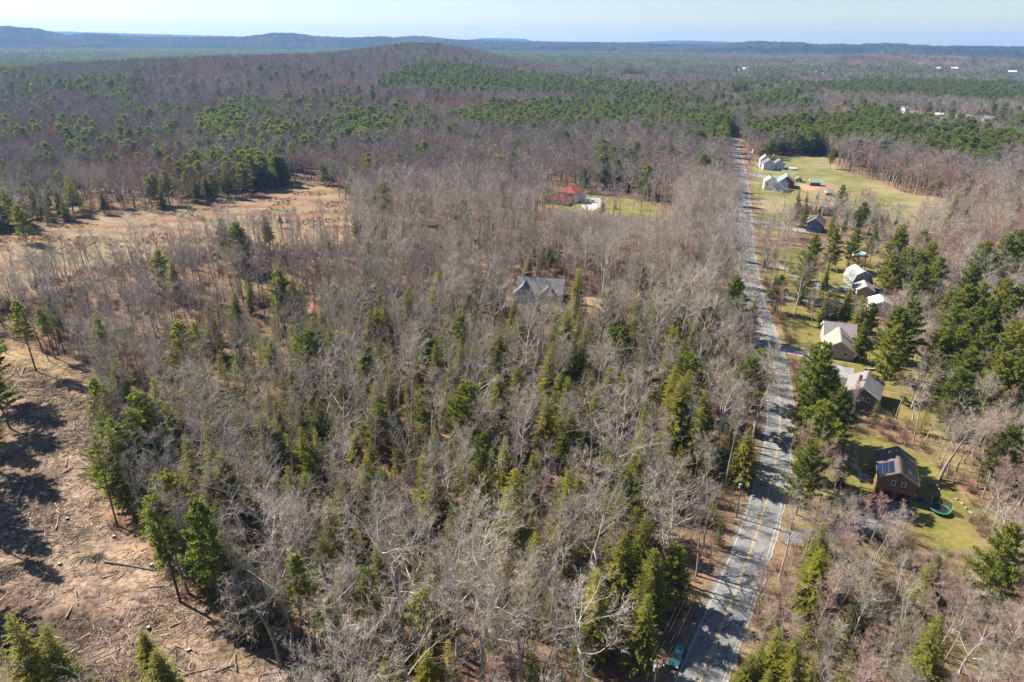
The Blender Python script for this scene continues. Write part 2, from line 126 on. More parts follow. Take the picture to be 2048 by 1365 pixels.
class MB:
    """collects simple solids into one mesh"""
    def __init__(s): s.v = []; s.f = []
    def poly(s, pts, flip=False):
        n = len(s.v); s.v += [tuple(p) for p in pts]
        i = list(range(n, n + len(pts))); s.f.append(i[::-1] if flip else i); return s
    def box(s, c, d, rz=0.0, taper=1.0):
        n = len(s.v); ca, sa = math.cos(rz), math.sin(rz)
        for sz in (-1, 1):
            k = 1.0 if sz < 0 else taper
            for sx, sy in ((-1, -1), (1, -1), (1, 1), (-1, 1)):
                x, y = sx * d[0] / 2 * k, sy * d[1] / 2 * k
                s.v.append((c[0] + x * ca - y * sa, c[1] + x * sa + y * ca, c[2] + sz * d[2] / 2))
        for q in ((3, 2, 1, 0), (4, 5, 6, 7), (0, 1, 5, 4), (1, 2, 6, 5), (2, 3, 7, 6), (3, 0, 4, 7)): s.f.append([n + i for i in q])
        return s
    def slab(s, pts, th):
        """planar polygon pushed th along its normal both faces"""
        p = [Vector(q) for q in pts]; nr = (p[1] - p[0]).cross(p[2] - p[0]).normalized()
        n = len(s.v); k = len(p)
        s.v += [tuple(q + nr * th) for q in p] + [tuple(q) for q in p]
        s.f.append(list(range(n, n + k))); s.f.append(list(range(n + 2 * k - 1, n + k - 1, -1)))
        for i in range(k): j = (i + 1) % k; s.f.append([n + i, n + k + i, n + k + j, n + j])
        return s
    def prism(s, pts2, y0, y1):
        """outline in x,z pushed along y"""
        n = len(s.v); k = len(pts2)
        s.v += [(x, y0, z) for x, z in pts2] + [(x, y1, z) for x, z in pts2]
        s.f.append([n + i for i in range(k)]); s.f.append([n + k + i for i in range(k - 1, -1, -1)])
        for i in range(k): j = (i + 1) % k; s.f.append([n + i, n + k + i, n + k + j, n + j])
        return s
    def tube(s, pts, rad, sides=8, cap=True):
        pts = [Vector(p) for p in pts]
        if not hasattr(rad, '__len__'): rad = [rad] * len(pts)
        n = len(s.v)
        for i, p in enumerate(pts):
            d = (pts[min(i + 1, len(pts) - 1)] - pts[max(i - 1, 0)]).normalized()
            a = d.cross(Vector((0, 0, 1)) if abs(d.z) < .9 else Vector((1, 0, 0))).normalized(); b = d.cross(a)
            for k in range(sides):
                t = 2 * math.pi * k / sides
                s.v.append(tuple(p + rad[i] * (math.cos(t) * a + math.sin(t) * b)))
        for i in range(len(pts) - 1):
            for k in range(sides):
                k2 = (k + 1) % sides
                s.f.append([n + i * sides + k, n + i * sides + k2, n + (i + 1) * sides + k2, n + (i + 1) * sides + k])
        if cap:
            s.f.append([n + k for k in range(sides)][::-1]); s.f.append([n + (len(pts) - 1) * sides + k for k in range(sides)])
        return s
    def ring(s, c, r0, r1, z0, z1, n=32):
        """flat-topped ring (hollow cylinder)"""
        b = len(s.v)
        for k in range(n):
            t = 2 * math.pi * k / n; q = (math.cos(t), math.sin(t))
            for r, z in ((r1, z0), (r1, z1), (r0, z1), (r0, z0)): s.v.append((c[0] + r * q[0], c[1] + r * q[1], z))
        for k in range(n):
            k2 = (k + 1) % n
            for e in range(4): e2 = (e + 1) % 4; s.f.append([b + 4 * k + e, b + 4 * k2 + e, b + 4 * k2 + e2, b + 4 * k + e2])
        return s
    def disc(s, c, r, n=32):
        return s.poly([(c[0] + r * math.cos(2 * math.pi * k / n), c[1] + r * math.sin(2 * math.pi * k / n), c[2]) for k in range(n)])
    def build(s, name, mat, parent=None, smooth=False, bevel=0):
        me = bpy.data.meshes.new(name); me.from_pydata(s.v, [], s.f)
        me.materials.append(mat)
        if smooth: me.polygons.foreach_set('use_smooth', np.ones(len(me.polygons), bool))
        me.update()
        o = bpy.data.objects.new(name, me); link(o, parent)
        if bevel:
            m = o.modifiers.new('bevel', 'BEVEL'); m.width = bevel; m.segments = 2; m.limit_method = 'ANGLE'
        return o

# value noise, numpy
def _h(i, j, s):
    n = (i * 374761393 + j * 668265263 + s * 974634777) & 0x7fffffff
    n = ((n ^ (n >> 13)) * 1274126177) & 0x7fffffff
    return ((n ^ (n >> 16)) & 0xffff) / 65535.0
def vnoise(x, y, s=0):
    x = np.asarray(x, float); y = np.asarray(y, float)
    i = np.floor(x).astype(np.int64); j = np.floor(y).astype(np.int64); fx = x - i; fy = y - j
    fx = fx * fx * (3 - 2 * fx); fy = fy * fy * (3 - 2 * fy)
    return (_h(i, j, s) * (1 - fx) + _h(i + 1, j, s) * fx) * (1 - fy) + (_h(i, j + 1, s) * (1 - fx) + _h(i + 1, j + 1, s) * fx) * fy
def fbm(x, y, s=0, o=4):
    a = 0; w = .5; t = 0
    for k in range(o): a = a + w * vnoise(x * 2 ** k, y * 2 ** k, s + k); t += w; w *= .5
    return a / t
def inpoly(x, y, P):
    x = np.asarray(x, float); y = np.asarray(y, float); r = np.zeros(x.shape, bool); n = len(P)
    for i in range(n):
        (x0, y0), (x1, y1) = P[i], P[(i + 1) % n]
        if y0 == y1: continue
        c = ((y0 > y) != (y1 > y)) & (x < (x1 - x0) * (y - y0) / (y1 - y0) + x0); r ^= c
    return r
def hills(x, y):
    """large landforms; the near ground is level"""
    g = lambda cx, cy_, sx, sy, a: a * np.exp(-.5 * ((x - cx) / sx) ** 2 - .5 * ((y - cy_) / sy) ** 2)
    z = g(-500,1480,300,330,35)+g(-250,2100,180,300,58)+g(-900,1300,300,300,8)+g(1750,3050,420,300,40)
    z = z - 14 * np.clip((x - 0.42 * y - 120) / 500, 0, 1) * np.clip((y - 450) / 500, 0, 1)
    return z * np.clip((y - 560) / 400, 0, 1) ** 1.5

# road centre line, smoothed
def catmull(P, n):
    P = [np.array(p) for p in P]; P = [2 * P[0] - P[1]] + P + [2 * P[-1] - P[-2]]; o = []
    for i in range(1, len(P) - 2):
        a, b, c, d = P[i - 1:i + 3]
        for k in range(n):
            t = k / n; o.append(.5 * (2 * b + (c - a) * t + (2 * a - 5 * b + 4 * c - d) * t * t + (3 * b - a - 3 * c + d) * t ** 3))
    o.append(P[-2]); return np.array(o)
RC = catmull([ROAD[0]] + ROAD[2::2], 10)
for _ in range(12): RC[1:-1] = .25 * RC[:-2] + .5 * RC[1:-1] + .25 * RC[2:]
RC = np.vstack([RC[0] + (RC[0] - RC[3]) * 6, RC, RC[-1] + (RC[-1] - RC[-3]) * 4])
def road_dist(x, y):
    x = np.asarray(x, float); y = np.asarray(y, float); d = np.full(x.shape, 1e9)
    for a, b in zip(RC[:-1:2], RC[2::2]):
        v = b - a; t = np.clip(((x - a[0]) * v[0] + (y - a[1]) * v[1]) / (v @ v), 0, 1)
        d = np.minimum(d, np.hypot(x - a[0] - t * v[0], y - a[1] - t * v[1]))
    return d
def road_x(y): return np.interp(y, RC[:, 1], RC[:, 0])

# ------------------------------------------------------------ materials
def new_mat(name):
    m = bpy.data.materials.new(name); m.use_nodes = True
    nt = m.node_tree; b = nt.nodes['Principled BSDF']
    return m, nt, b
def N(nt, t, **kw):
    n = nt.nodes.new('ShaderNode' + t)
    for k, v in kw.items(): setattr(n, k, v)
    return n
def noise(nt, vec, scale, detail=3, rough=.55, dist=0):
    n = N(nt, 'TexNoise'); n.inputs['Scale'].default_value = scale; n.inputs['Detail'].default_value = detail
    n.inputs['Roughness'].default_value = rough; n.inputs['Distortion'].default_value = dist
    if vec is not None: nt.links.new(vec, n.inputs['Vector'])
    return n.outputs['Fac']
def ramp(nt, fac, stops):
    r = N(nt, 'ValToRGB'); e = r.color_ramp.elements
    while len(e) < len(stops): e.new(.5)
    for q, (p, c) in zip(e, stops): q.position = p; q.color = (*c, 1) if len(c) == 3 else c
    nt.links.new(fac, r.inputs[0]); return r.outputs[0]
def mix(nt, fac, a, b, mode='MIX'):
    m = N(nt, 'Mix', data_type='RGBA', blend_type=mode)
    for sck, v in ((m.inputs[0], fac), (m.inputs[6], a), (m.inputs[7], b)):
        if hasattr(v, 'links') or hasattr(v, 'is_linked'): nt.links.new(v, sck)
        elif isinstance(v, (int, float)): sck.default_value = v
        else: sck.default_value = (*v, 1)
    return m.outputs[2]
def mapping(nt, vec, scale=(1, 1, 1), rot=0):
    m = N(nt, 'Mapping'); m.inputs['Scale'].default_value = scale; m.inputs['Rotation'].default_value = (0, 0, rot)
    nt.links.new(vec, m.inputs['Vector']); return m.outputs[0]
def objco(nt): return N(nt, 'TexCoord').outputs['Object']
def plain(name, col, rough=.7, var=.25, scale=3, metallic=0, spec=.3, col2=None):
    m, nt, b = new_mat(name); co = objco(nt); f = noise(nt, co, scale, 4)
    c2 = col2 or tuple(c * (1 - var) for c in col)
    nt.links.new(ramp(nt, f, [(.3, c2), (.7, tuple(min(1, c * (1 + var * .4)) for c in col))]), b.inputs['Base Color'])
    b.inputs['Roughness'].default_value = rough; b.inputs['Metallic'].default_value = metallic
    b.inputs['Specular IOR Level'].default_value = spec
    return m
def ground_mat(name, fine, contrast, speck=0, streak=None, bump=.4):
    """land-cover colour comes from the mesh; grain, flecks and streaks are procedural"""
    m, nt, b = new_mat(name); co = objco(nt)
    at = N(nt, 'Attribute', attribute_name='cover').outputs['Color']
    f1 = noise(nt, co, fine, 6, .7); f2 = noise(nt, co, fine * .17, 5, .65)
    k = mix(nt, .5, ramp(nt, f1, [(.36, (max(.08, 1 - contrast),) * 3), (.64, (1 + contrast,) * 3)]), ramp(nt, f2, [(.38, (max(.1, 1 - contrast * .7),) * 3), (.62, (1 + contrast * .7,) * 3)]))
    c = mix(nt, 1.0, at, k, 'MULTIPLY')
    if streak:
        sv = mapping(nt, co, streak[0], streak[1]); f3 = noise(nt, sv, 1, 5, .6)
        c = mix(nt, ramp(nt, f3, [(.42, (0, 0, 0)), (.62, (1, 1, 1))]), c, mix(nt, 1.0, c, streak[2], 'MULTIPLY'))
    if speck:
        f4 = noise(nt, co, 2.6, 2, .5, 1.5); f5 = noise(nt, co, .12, 3, .5)
        c = mix(nt, mix(nt, 1.0, ramp(nt, f4, [(.66, (0, 0, 0)), (.72, (1, 1, 1))]), ramp(nt, f5, [(.4, (0, 0, 0)), (.6, (speck,) * 3)]), 'MULTIPLY'), c, (.5, .42, .36))
    nt.links.new(c, b.inputs['Base Color']); b.inputs['Roughness'].default_value = .95; b.inputs['Specular IOR Level'].default_value = .08
    bp = N(nt, 'Bump'); bp.inputs['Strength'].default_value = bump; bp.inputs['Distance'].default_value = .4
    nt.links.new(f1, bp.inputs['Height']); nt.links.new(bp.outputs[0], b.inputs['Normal'])
    return m
def bark(name, c1, c2, scale=4, hv=.25):
    m, nt, b = new_mat(name); co = objco(nt)
    f = noise(nt, mapping(nt, co, (1, 1, .25)), scale, 4)
    c = ramp(nt, f, [(.3, c1), (.7, c2)])
    r = N(nt, 'ObjectInfo').outputs['Random']
    c = mix(nt, 1.0, c, ramp(nt, r, [(0, (1 - hv, 1 - hv, 1 - hv)), (1, (1 + hv, 1 + hv * .9, 1 + hv * .8))]), 'MULTIPLY')
    nt.links.new(c, b.inputs['Base Color']); b.inputs['Roughness'].default_value = .85; b.inputs['Specular IOR Level'].default_value = .2
    return m
def leaf(name, lo, hi, trans=.25, hv=.3):
    m, nt, b = new_mat(name); co = objco(nt)
    f = noise(nt, co, .9, 4, .7); r = N(nt, 'ObjectInfo').outputs['Random']
    c = ramp(nt, f, [(.3, lo), (.72, hi)])
    c = mix(nt, 1.0, c, ramp(nt, r, [(0, (1 - hv, 1 - hv * .8, 1 - hv)), (.5, (1, 1, 1)), (1, (1 + hv, 1 + hv * .7, 1 - hv * .3))]), 'MULTIPLY')
    nt.links.new(c, b.inputs['Base Color']); b.inputs['Roughness'].default_value = .6; b.inputs['Specular IOR Level'].default_value = .25
    tr = N(nt, 'BsdfTranslucent'); nt.links.new(c, tr.inputs[0]); ms = N(nt, 'MixShader'); ms.inputs[0].default_value = trans
    nt.links.new(b.outputs[0], ms.inputs[1]); nt.links.new(tr.outputs[0], ms.inputs[2])
    nt.links.new(ms.outputs[0], nt.nodes['Material Output'].inputs['Surface'])
    return m
def glass(name, col=(.02, .025, .03)):
    m, nt, b = new_mat(name); co = objco(nt)
    nt.links.new(ramp(nt, noise(nt, co, .8, 2), [(.3, col), (.7, tuple(c * 1.6 for c in col))]), b.inputs['Base Color'])
    b.inputs['Roughness'].default_value = .08; b.inputs['Specular IOR Level'].default_value = .6
    return m

M = {}
M['litter'] = ground_mat('leaf_litter', 1.1, .55, bump=.5)
M['clearing'] = ground_mat('logged_soil', .9, 1.25, speck=.9, bump=1.2)
M['field'] = ground_mat('rough_field', .8, .4, speck=.2, streak=((.012, .11, 1), R(-14), (.82, .66, .52)), bump=.4)
M['lawn'] = ground_mat('lawn_grass', .7, .38, streak=((.05, .12, 1), R(20), (.8, .86, .7)), bump=.2)
M['dirt'] = ground_mat('bare_dirt', .9, .3, bump=.4)
M['far'] = ground_mat('far_woodland', .03, .5, bump=0)
M['bark_grey'] = bark('grey_bark', (.2, .175, .15), (.4, .355, .31), 3)
M['bark_pale'] = bark('pale_bark', (.3, .27, .24), (.6, .56, .5), 3, .15)
M['bark_dark'] = bark('dark_bark', (.05, .04, .032), (.115, .09, .07), 5)
M['bark_birch'] = bark('white_birch_bark', (.4, .38, .35), (.72, .7, .66), 7, .08)
M['twig_grey'] = bark('grey_twigs', (.265, .232, .198), (.46, .415, .36), .6, .3)
M['twig_tan'] = bark('tan_twigs', (.245, .205, .17), (.43, .37, .312), .6, .28)
M['twig_red'] = bark('budding_red_twigs', (.26, .165, .142), (.42, .29, .252), .6, .25)
M['twig_far'] = bark('far_twigs', (.18, .158, .142), (.32, .287, .26), .25, .4)
M['twig_far_tan'] = bark('far_tan_twigs', (.225, .195, .16), (.38, .337, .285), .25, .3)
M['twig_far_red'] = bark('far_red_twigs', (.225, .128, .11), (.39, .228, .195), .25, .3)
M['pine'] = leaf('pine_needles', (.12, .148, .024), (.3, .325, .06), .58)
M['hemlock'] = leaf('hemlock_needles', (.18, .188, .026), (.42, .415, .07), .6)
M['pine_far'] = leaf('far_pine_needles', (.085, .115, .024), (.235, .27, .055), .5)
M['young'] = leaf('young_hemlock_needles', (.19, .19, .05), (.4, .39, .1), .55, .35)
M['spruce'] = leaf('spruce_needles', (.018, .034, .018), (.045, .068, .035), .15)
M['arbor'] = leaf('arborvitae_needles', (.018, .034, .01), (.05, .075, .018), .15, .15)
M['russet'] = bark('russet_brush', (.16, .07, .045), (.3, .15, .095), .7, .35)
M['shrub'] = bark('brush_twigs', (.12, .078, .058), (.25, .175, .135), .7, .35)
M['wood'] = bark('weathered_log', (.14, .105, .08), (.32, .265, .215), 2.5, .4)
M['cut'] = plain('cut_wood', (.5, .41, .31), .8, .2, 4)
M['brush'] = bark('slash_brush', (.06, .043, .033), (.17, .13, .105), 2, .3)

# ------------------------------------------------------------ the ground
def near_class(x, y):
    """0 woods, 1 logged clearing, 2 field, 3 dirt, 10+ lawns"""
    wx = x + 3.5 * (fbm(x / 9, y / 9, 3) - .5) * 2; wy = y + 3.5 * (fbm(x / 9, y / 9, 9) - .5) * 2
    c = np.zeros(x.shape, int)
    c[inpoly(wx, wy, CLEARING)] = 1
    c[inpoly(wx, wy, FIELD)] = 2
    for k, (n, P) in enumerate(LAWN.items()): c[inpoly(wx, wy, P)] = 10 + k
    for n, P in DIRT.items(): c[inpoly(wx, wy, P)] = 3
    return c
def lerp(a, b, t): return a + (b - a) * t[:, None]
def cover(x, y):
    c = near_class(x, y); n = len(x)
    n1 = np.clip((fbm(x / 11, y / 11, 21, 5) - .36) / .26, 0, 1); n2 = np.clip((fbm(x / 40, y / 40, 33) - .35) / .3, 0, 1); n3 = np.clip((fbm(x / 5, y / 5, 41) - .3) / .4, 0, 1)
    v = lambda *a: np.tile(np.array(a, float), (n, 1))
    col = lerp(lerp(v(.19, .108, .066), v(.105, .067, .044), n1), v(.22, .145, .088), n3 * .6)
    cl = lerp(lerp(v(.225, .158, .117), v(.08, .053, .039), n1), v(.22, .155, .08), n2 * np.clip((y - 118) / 30, 0, 1) * .8 + .2 * n3)
    fl = lerp(lerp(v(.235, .185, .128), v(.215, .158, .115), n2), v(.21, .185, .08), n1 * .55)
    red = np.clip((fbm(x / 35 + y / 70, y / 7, 55) - .56) / .08, 0, 1)
    fl = lerp(fl, v(.235, .115, .068), red * .6)
    ln = lerp(lerp(v(.155, .145, .04), v(.2, .17, .055), n2), v(.185, .13, .06), n1 * .6)
    fn = lerp(lerp(v(.21, .18, .085), v(.15, .15, .05), n1), v(.26, .2, .115), n2)
    dt = lerp(v(.34, .235, .15), v(.24, .16, .105), n1)
    for k, a in ((1, cl), (2, fl), (3, dt)): col[c == k] = a[c == k]
    for k in range(len(LAWN)):
        a = fn if list(LAWN)[k] in ('farm', 'far1', 'far2', 'far3') else ln
        col[c == 10 + k] = a[c == 10 + k]
    yard = (c == 0) & (x > road_x(y) + 4) & (y < 330) & (x < road_x(y) + 75)      # thin grass and leaves round the houses
    col[yard] = lerp(col, v(.19, .165, .065), n1 * .7)[yard]
    verge = np.clip(1 - (road_dist(x, y) - 4) / 4, 0, 1)
    return lerp(col, v(.27, .185, .115), verge * .6)
def graded(lo, hi, a, b, s, g):
    o = list(np.arange(a, b + .1, s)); st = s; q = o[-1]
    while q < hi: st *= g; q += st; o.append(q)
    st = s; q = o[0]; pre = []
    while q > lo: st *= g; q -= st; pre.append(q)
    return np.array(pre[::-1] + o)
gx = graded(-13000, 13000, -240, 320, 2.0, 1.07); gy = graded(-400, 12500, 50, 540, 2.0, 1.07)
GX, GY = np.meshgrid(gx, gy); fx_, fy_ = GX.ravel(), GY.ravel()
def rough(x, y):
    a = np.where(x < road_x(y) - 9, 1.0, 0) * np.clip((road_dist(x, y) - 7) / 6, 0, 1) * np.clip((700 - y) / 100, 0, 1)
    for cx_, cy_, r_ in ((33, 435, 45), (12, 256, 34)): a *= np.clip((np.hypot(x - cx_, y - cy_) - r_) / 15, 0, 1)
    return a * ((fbm(x / 6, y / 6, 71) - .5) * .9 + (fbm(x / 25, y / 25, 77) - .5) * .8)
def land(x, y):
    x = np.asarray(x, float); y = np.asarray(y, float)
    return hills(x, y) + rough(x, y)
rad = np.hypot(fx_, fy_)
gz = land(fx_, fy_) - 40 * np.clip((rad - 4300) / 500, 0, 1)
ccol = sum(cover(fx_ + dx, fy_ + dy) for dx, dy in ((-1, -.7), (.8, -1), (1, .9), (-.7, 1))) / 4
far_w = np.clip((rad - 2000) / 800, 0, 1)
fcol = lerp(np.tile([.085, .07, .055], (len(fx_), 1)), np.tile([.035, .05, .025], (len(fx_), 1)), np.clip((fbm(fx_ / 300, fy_ / 300, 5) - .4) / .2, 0, 1))
infar = np.zeros(len(fx_), bool)
for k in ('far1', 'far2', 'far3'): infar |= inpoly(fx_, fy_, LAWN[k])
ccol = np.where(infar[:, None], ccol, lerp(ccol, fcol, far_w))
nx, ny = len(gx), len(gy)
idx = np.arange(nx * ny).reshape(ny, nx)
Q = np.stack([idx[:-1, :-1], idx[:-1, 1:], idx[1:, 1:], idx[1:, :-1]], -1).reshape(-1, 4)
fc = np.stack([fx_[Q].mean(1), fy_[Q].mean(1)], 1)
fcls = near_class(fc[:, 0], fc[:, 1])
GV = np.stack([fx_, fy_, gz], 1)
def ground_piece(name, mask, mat, kind='structure', label=None):
    q = Q[mask]
    if not len(q): return
    u, inv = np.unique(q, return_inverse=True)
    me = mesh_np(name, GV[u], inv.reshape(-1, 4), [mat], smooth=True)
    a = me.color_attributes.new('cover', 'FLOAT_COLOR', 'POINT')
    a.data.foreach_set('color', np.hstack([ccol[u], np.ones((len(u), 1))]).astype(np.float32).ravel())
    o = link(bpy.data.objects.new(name, me)); tag(o, label, None, None, kind); return o
ground_piece('ground', fcls == 0, M['litter'])
ground_piece('logged_clearing', fcls == 1, M['clearing'])
ground_piece('field', fcls == 2, M['field'])
ground_piece('dirt_patch', fcls == 3, M['dirt'])
for k in range(len(LAWN)): ground_piece('lawn', fcls == 10 + k, M['lawn'])

# far hills: terrain ridges seen under the sky
az = np.arange(-50, 50.01, .09); rr = np.concatenate([np.linspace(4400, 8600, 56), np.linspace(8800, 13200, 26)])
A_, R_ = np.meshgrid(R(1) * az, rr)
c1 = np.interp(np.degrees(A_), *zip(*CREST_NEAR)); c2 = np.interp(np.degrees(A_), *zip(*CREST_FAR))
sm = lambda t: np.clip(t, 0, 1) ** 2 * (3 - 2 * np.clip(t, 0, 1))
wob = 500 * (fbm(np.degrees(A_) / 4, R_ * 0, 8) - .5)
s1 = sm((R_ - 4700 + wob) / (1800 + wob)) * (1 - .75 * sm((R_ - 6500) / 1700)); s2 = sm((R_ - 9500) / 3000) * (1 - .6 * sm((R_ - 12300) / 2500))
HZ = np.maximum((c1 - 6) * s1, (c2 - 6) * s2)
HZ = HZ + 22 * (fbm(np.degrees(A_) / 1.2, R_ / 700, 17) - .5) * np.clip(s1 * (1 - np.clip((R_ - 6000) / 400, 0, .85)), 0, 1)
HZ = HZ + 9 * (vnoise(np.degrees(A_) / .25, R_ / 130, 19) - .5) + 7 * (rng.random(A_.shape) - .5) - 14 * (R_ < 4480)
HV = np.stack([R_ * np.sin(A_), R_ * np.cos(A_), HZ], -1).reshape(-1, 3)
i2 = np.arange(A_.size).reshape(A_.shape)
me = mesh_np('hills', HV, np.stack([i2[:-1, :-1], i2[:-1, 1:], i2[1:, 1:], i2[1:, :-1]], -1).reshape(-1, 4), [], smooth=False)
m, nt, b = new_mat('wooded_hills'); co = objco(nt)
f1 = noise(nt, co, .0022, 5, .6); f2 = noise(nt, mapping(nt, co, (1, .35, 1)), .02, 4, .7)
c = ramp(nt, f1, [(.42, (.016, .026, .016)), (.52, (.034, .034, .027)), (.66, (.055, .042, .036))])
c = mix(nt, .8, c, ramp(nt, f2, [(.3, (.35, .35, .35)), (.7, (1.5, 1.5, 1.5))]), 'MULTIPLY')
nt.links.new(c, b.inputs['Base Color']); b.inputs['Roughness'].default_value = 1; b.inputs['Specular IOR Level'].default_value = 0
me.materials.append(m)
tag(link(bpy.data.objects.new('hills', me)), kind='structure')

# ------------------------------------------------------------ the road
m, nt, b = new_mat('old_asphalt'); co = objco(nt)
f1 = noise(nt, co, .35, 5, .6); f2 = noise(nt, co, 6, 3, .7)
c = ramp(nt, f1, [(.3, (.155, .153, .151)), (.5, (.19, .187, .184)), (.72, (.225, .22, .214))])
c = mix(nt, .6, c, ramp(nt, f2, [(.3, (.75, .75, .75)), (.7, (1.2, 1.2, 1.2))]), 'MULTIPLY')
wv = N(nt, 'Mix', data_type='RGBA', blend_type='ADD'); wv.inputs[0].default_value = 1.0
nn = N(nt, 'TexNoise'); nn.inputs['Scale'].default_value = .55; nn.inputs['Detail'].default_value = 4; nt.links.new(co, nn.inputs['Vector'])
sc_ = N(nt, 'VectorMath', operation='SCALE'); sc_.inputs['Scale'].default_value = 3.2; nt.links.new(nn.outputs['Color'], sc_.inputs[0])
nt.links.new(co, wv.inputs[6]); nt.links.new(sc_.outputs[0], wv.inputs[7])
vo = N(nt, 'TexVoronoi', feature='DISTANCE_TO_EDGE'); vo.inputs['Scale'].default_value = .26; nt.links.new(wv.outputs[2], vo.inputs['Vector'])
crk = ramp(nt, vo.outputs['Distance'], [(.010, (1, 1, 1)), (.022, (0, 0, 0))])
crk = mix(nt, 1.0, crk, ramp(nt, noise(nt, co, .06, 2), [(.42, (.1, .1, .1)), (.55, (1, 1, 1))]), 'MULTIPLY')
c = mix(nt, crk, c, (.035, .035, .038))
nt.links.new(c, b.inputs['Base Color']); b.inputs['Roughness'].default_value = .8; b.inputs['Specular IOR Level'].default_value = .25
M['asphalt'] = m
def paint(name, col):
    m, nt, b = new_mat(name); co = objco(nt); f = noise(nt, co, 5, 4, .7)
    nt.links.new(ramp(nt, f, [(.36, tuple(.35 * c + .14 for c in col)), (.5, col)]), b.inputs['Base Color']); b.inputs['Roughness'].default_value = .7; return m
M['yellow'] = paint('yellow_line', (.5, .35, .1)); M['white'] = paint('white_line', (.4, .4, .385))
M['sand'] = plain('sandy_verge', (.36, .31, .26), .95, .4, .8)
tan = np.gradient(RC, axis=0); tan /= np.linalg.norm(tan, axis=1)[:, None]; nrm = np.stack([tan[:, 1], -tan[:, 0]], 1)   # to the right
def strip(name, o0, o1, z, mat, parent=None, wob=0, z1=None):
    n = len(RC); w0 = wob * (fbm(np.arange(n) * .16, np.zeros(n), 4) - .5); w1 = wob * (fbm(np.arange(n) * .16, np.zeros(n) + 9, 5) - .5)
    a = RC + nrm * (o0 + w0)[:, None] if wob else RC + nrm * o0; b_ = RC + nrm * (o1 + w1)[:, None] if wob else RC + nrm * o1
    za = hills(a[:, 0], a[:, 1])
    V = np.concatenate([np.column_stack([a, za + z]), np.column_stack([b_, za + (z if z1 is None else z1)])])
    i = np.arange(n - 1); f = np.stack([i, i + n, i + n + 1, i + 1], 1)
    return link(bpy.data.objects.new(name, mesh_np(name, V, f, [mat])), parent)
_t = np.linspace(0, len(RC) - 1, 420); RC = np.stack([np.interp(_t, np.arange(len(RC)), RC[:, k]) for k in (0, 1)], 1)
tan = np.gradient(RC, axis=0); tan /= np.linalg.norm(tan, axis=1)[:, None]; nrm = np.stack([tan[:, 1], -tan[:, 0]], 1)
road = strip('road', -3.7, 3.7, .085, M['asphalt'], None, .35); tag(road, kind='structure')
sh = strip('road_shoulder', 3.5, 4.1, .072, M['sand'], None, 1.1); tag(sh, kind='structure')
sh = strip('road_shoulder', -4.9, -3.5, .072, plain('leafy_verge', (.2, .145, .105), .95, .5, .8), None, 1.1); tag(sh, kind='structure')
for nm, a, b_, mt in (('yellow_line', -.2, -.09, 'yellow'), ('yellow_line', .09, .2, 'yellow'), ('white_line', -3.32, -3.2, 'white'), ('white_line', 3.2, 3.32, 'white')): strip(nm, a, b_, .0885, M[mt], road)

# driveways: paved or gravel sheets laid on the ground
M['gravel'] = plain('grey_driveway', (.24, .22, .21), .9, .35, .6)
M['dark_drive'] = plain('dark_driveway', (.15, .145, .15), .85, .35, .5)
M['concrete'] = plain('pale_concrete', (.38, .355, .33), .8, .2, .5)
for n, P in DRIVE.items():
    pts = []
    for i in range(len(P)):
        a, b_ = np.array(P[i]), np.array(P[(i + 1) % len(P)])
        for t in np.arange(0, 1, .2):
            p = a + (b_ - a) * t; pts.append((p[0] + .5 * (vnoise(p[0], p[1], 2) - .5), p[1] + .5 * (vnoise(p[0], p[1], 6) - .5), .045))
    o = MB().poly(pts).build('driveway', M['concrete' if n == 'red' else 'dark_drive' if n in ('brown', 'shade') else 'gravel'])
    tag(o, kind='structure')

# ------------------------------------------------------------ houses
M['trim'] = plain('white_trim', (.72, .71, .68), .6, .1)
M['glass'] = glass('window_glass')
M['brick'] = plain('chimney_brick', (.2, .1, .07), .9, .4, 6)
M['stone'] = plain('grey_stone', (.42, .39, .35), .9, .4, 3)
M['pale_stone'] = plain('pale_stone', (.4, .37, .33), .9, .35, 3)
M['black'] = plain('black_plastic', (.018, .018, .02), .5, .2)
M['solar'] = glass('solar_cells', (.006, .01, .024))
def siding(name, col, horizontal=True):
    m, nt, b = new_mat(name); co = objco(nt)
    w = N(nt, 'TexWave', wave_type='BANDS', bands_direction='Z' if horizontal else 'X'); w.inputs['Scale'].default_value = 2.4; w.inputs['Distortion'].default_value = .3
    nt.links.new(co, w.inputs['Vector'])
    c = mix(nt, .35, col, ramp(nt, w.outputs['Fac'], [(.1, tuple(c * .7 for c in col)), (.4, col)]))
    c = mix(nt, .5, c, ramp(nt, noise(nt, co, .7, 4), [(.3, tuple(x * .75 for x in col)), (.7, tuple(min(1, x * 1.1) for x in col))]))
    nt.links.new(c, b.inputs['Base Color']); b.inputs['Roughness'].default_value = .75; b.inputs['Specular IOR Level'].default_value = .2; return m
def shingle(name, col):
    m, nt, b = new_mat(name); co = objco(nt)
    f = noise(nt, mapping(nt, co, (3, 3, 6)), 1.6, 3, .8); g = noise(nt, co, .35, 4, .6)
    c = ramp(nt, f, [(.3, tuple(c * .72 for c in col)), (.7, tuple(min(1, c * 1.15) for c in col))])
    c = mix(nt, .6, c, ramp(nt, g, [(.3, (.72, .72, .72)), (.7, (1.15, 1.15, 1.15))]), 'MULTIPLY')
    nt.links.new(c, b.inputs['Base Color']); b.inputs['Roughness'].default_value = .9; b.inputs['Specular IOR Level'].default_value = .15; return m
EXCL = []          # keep trees off these discs
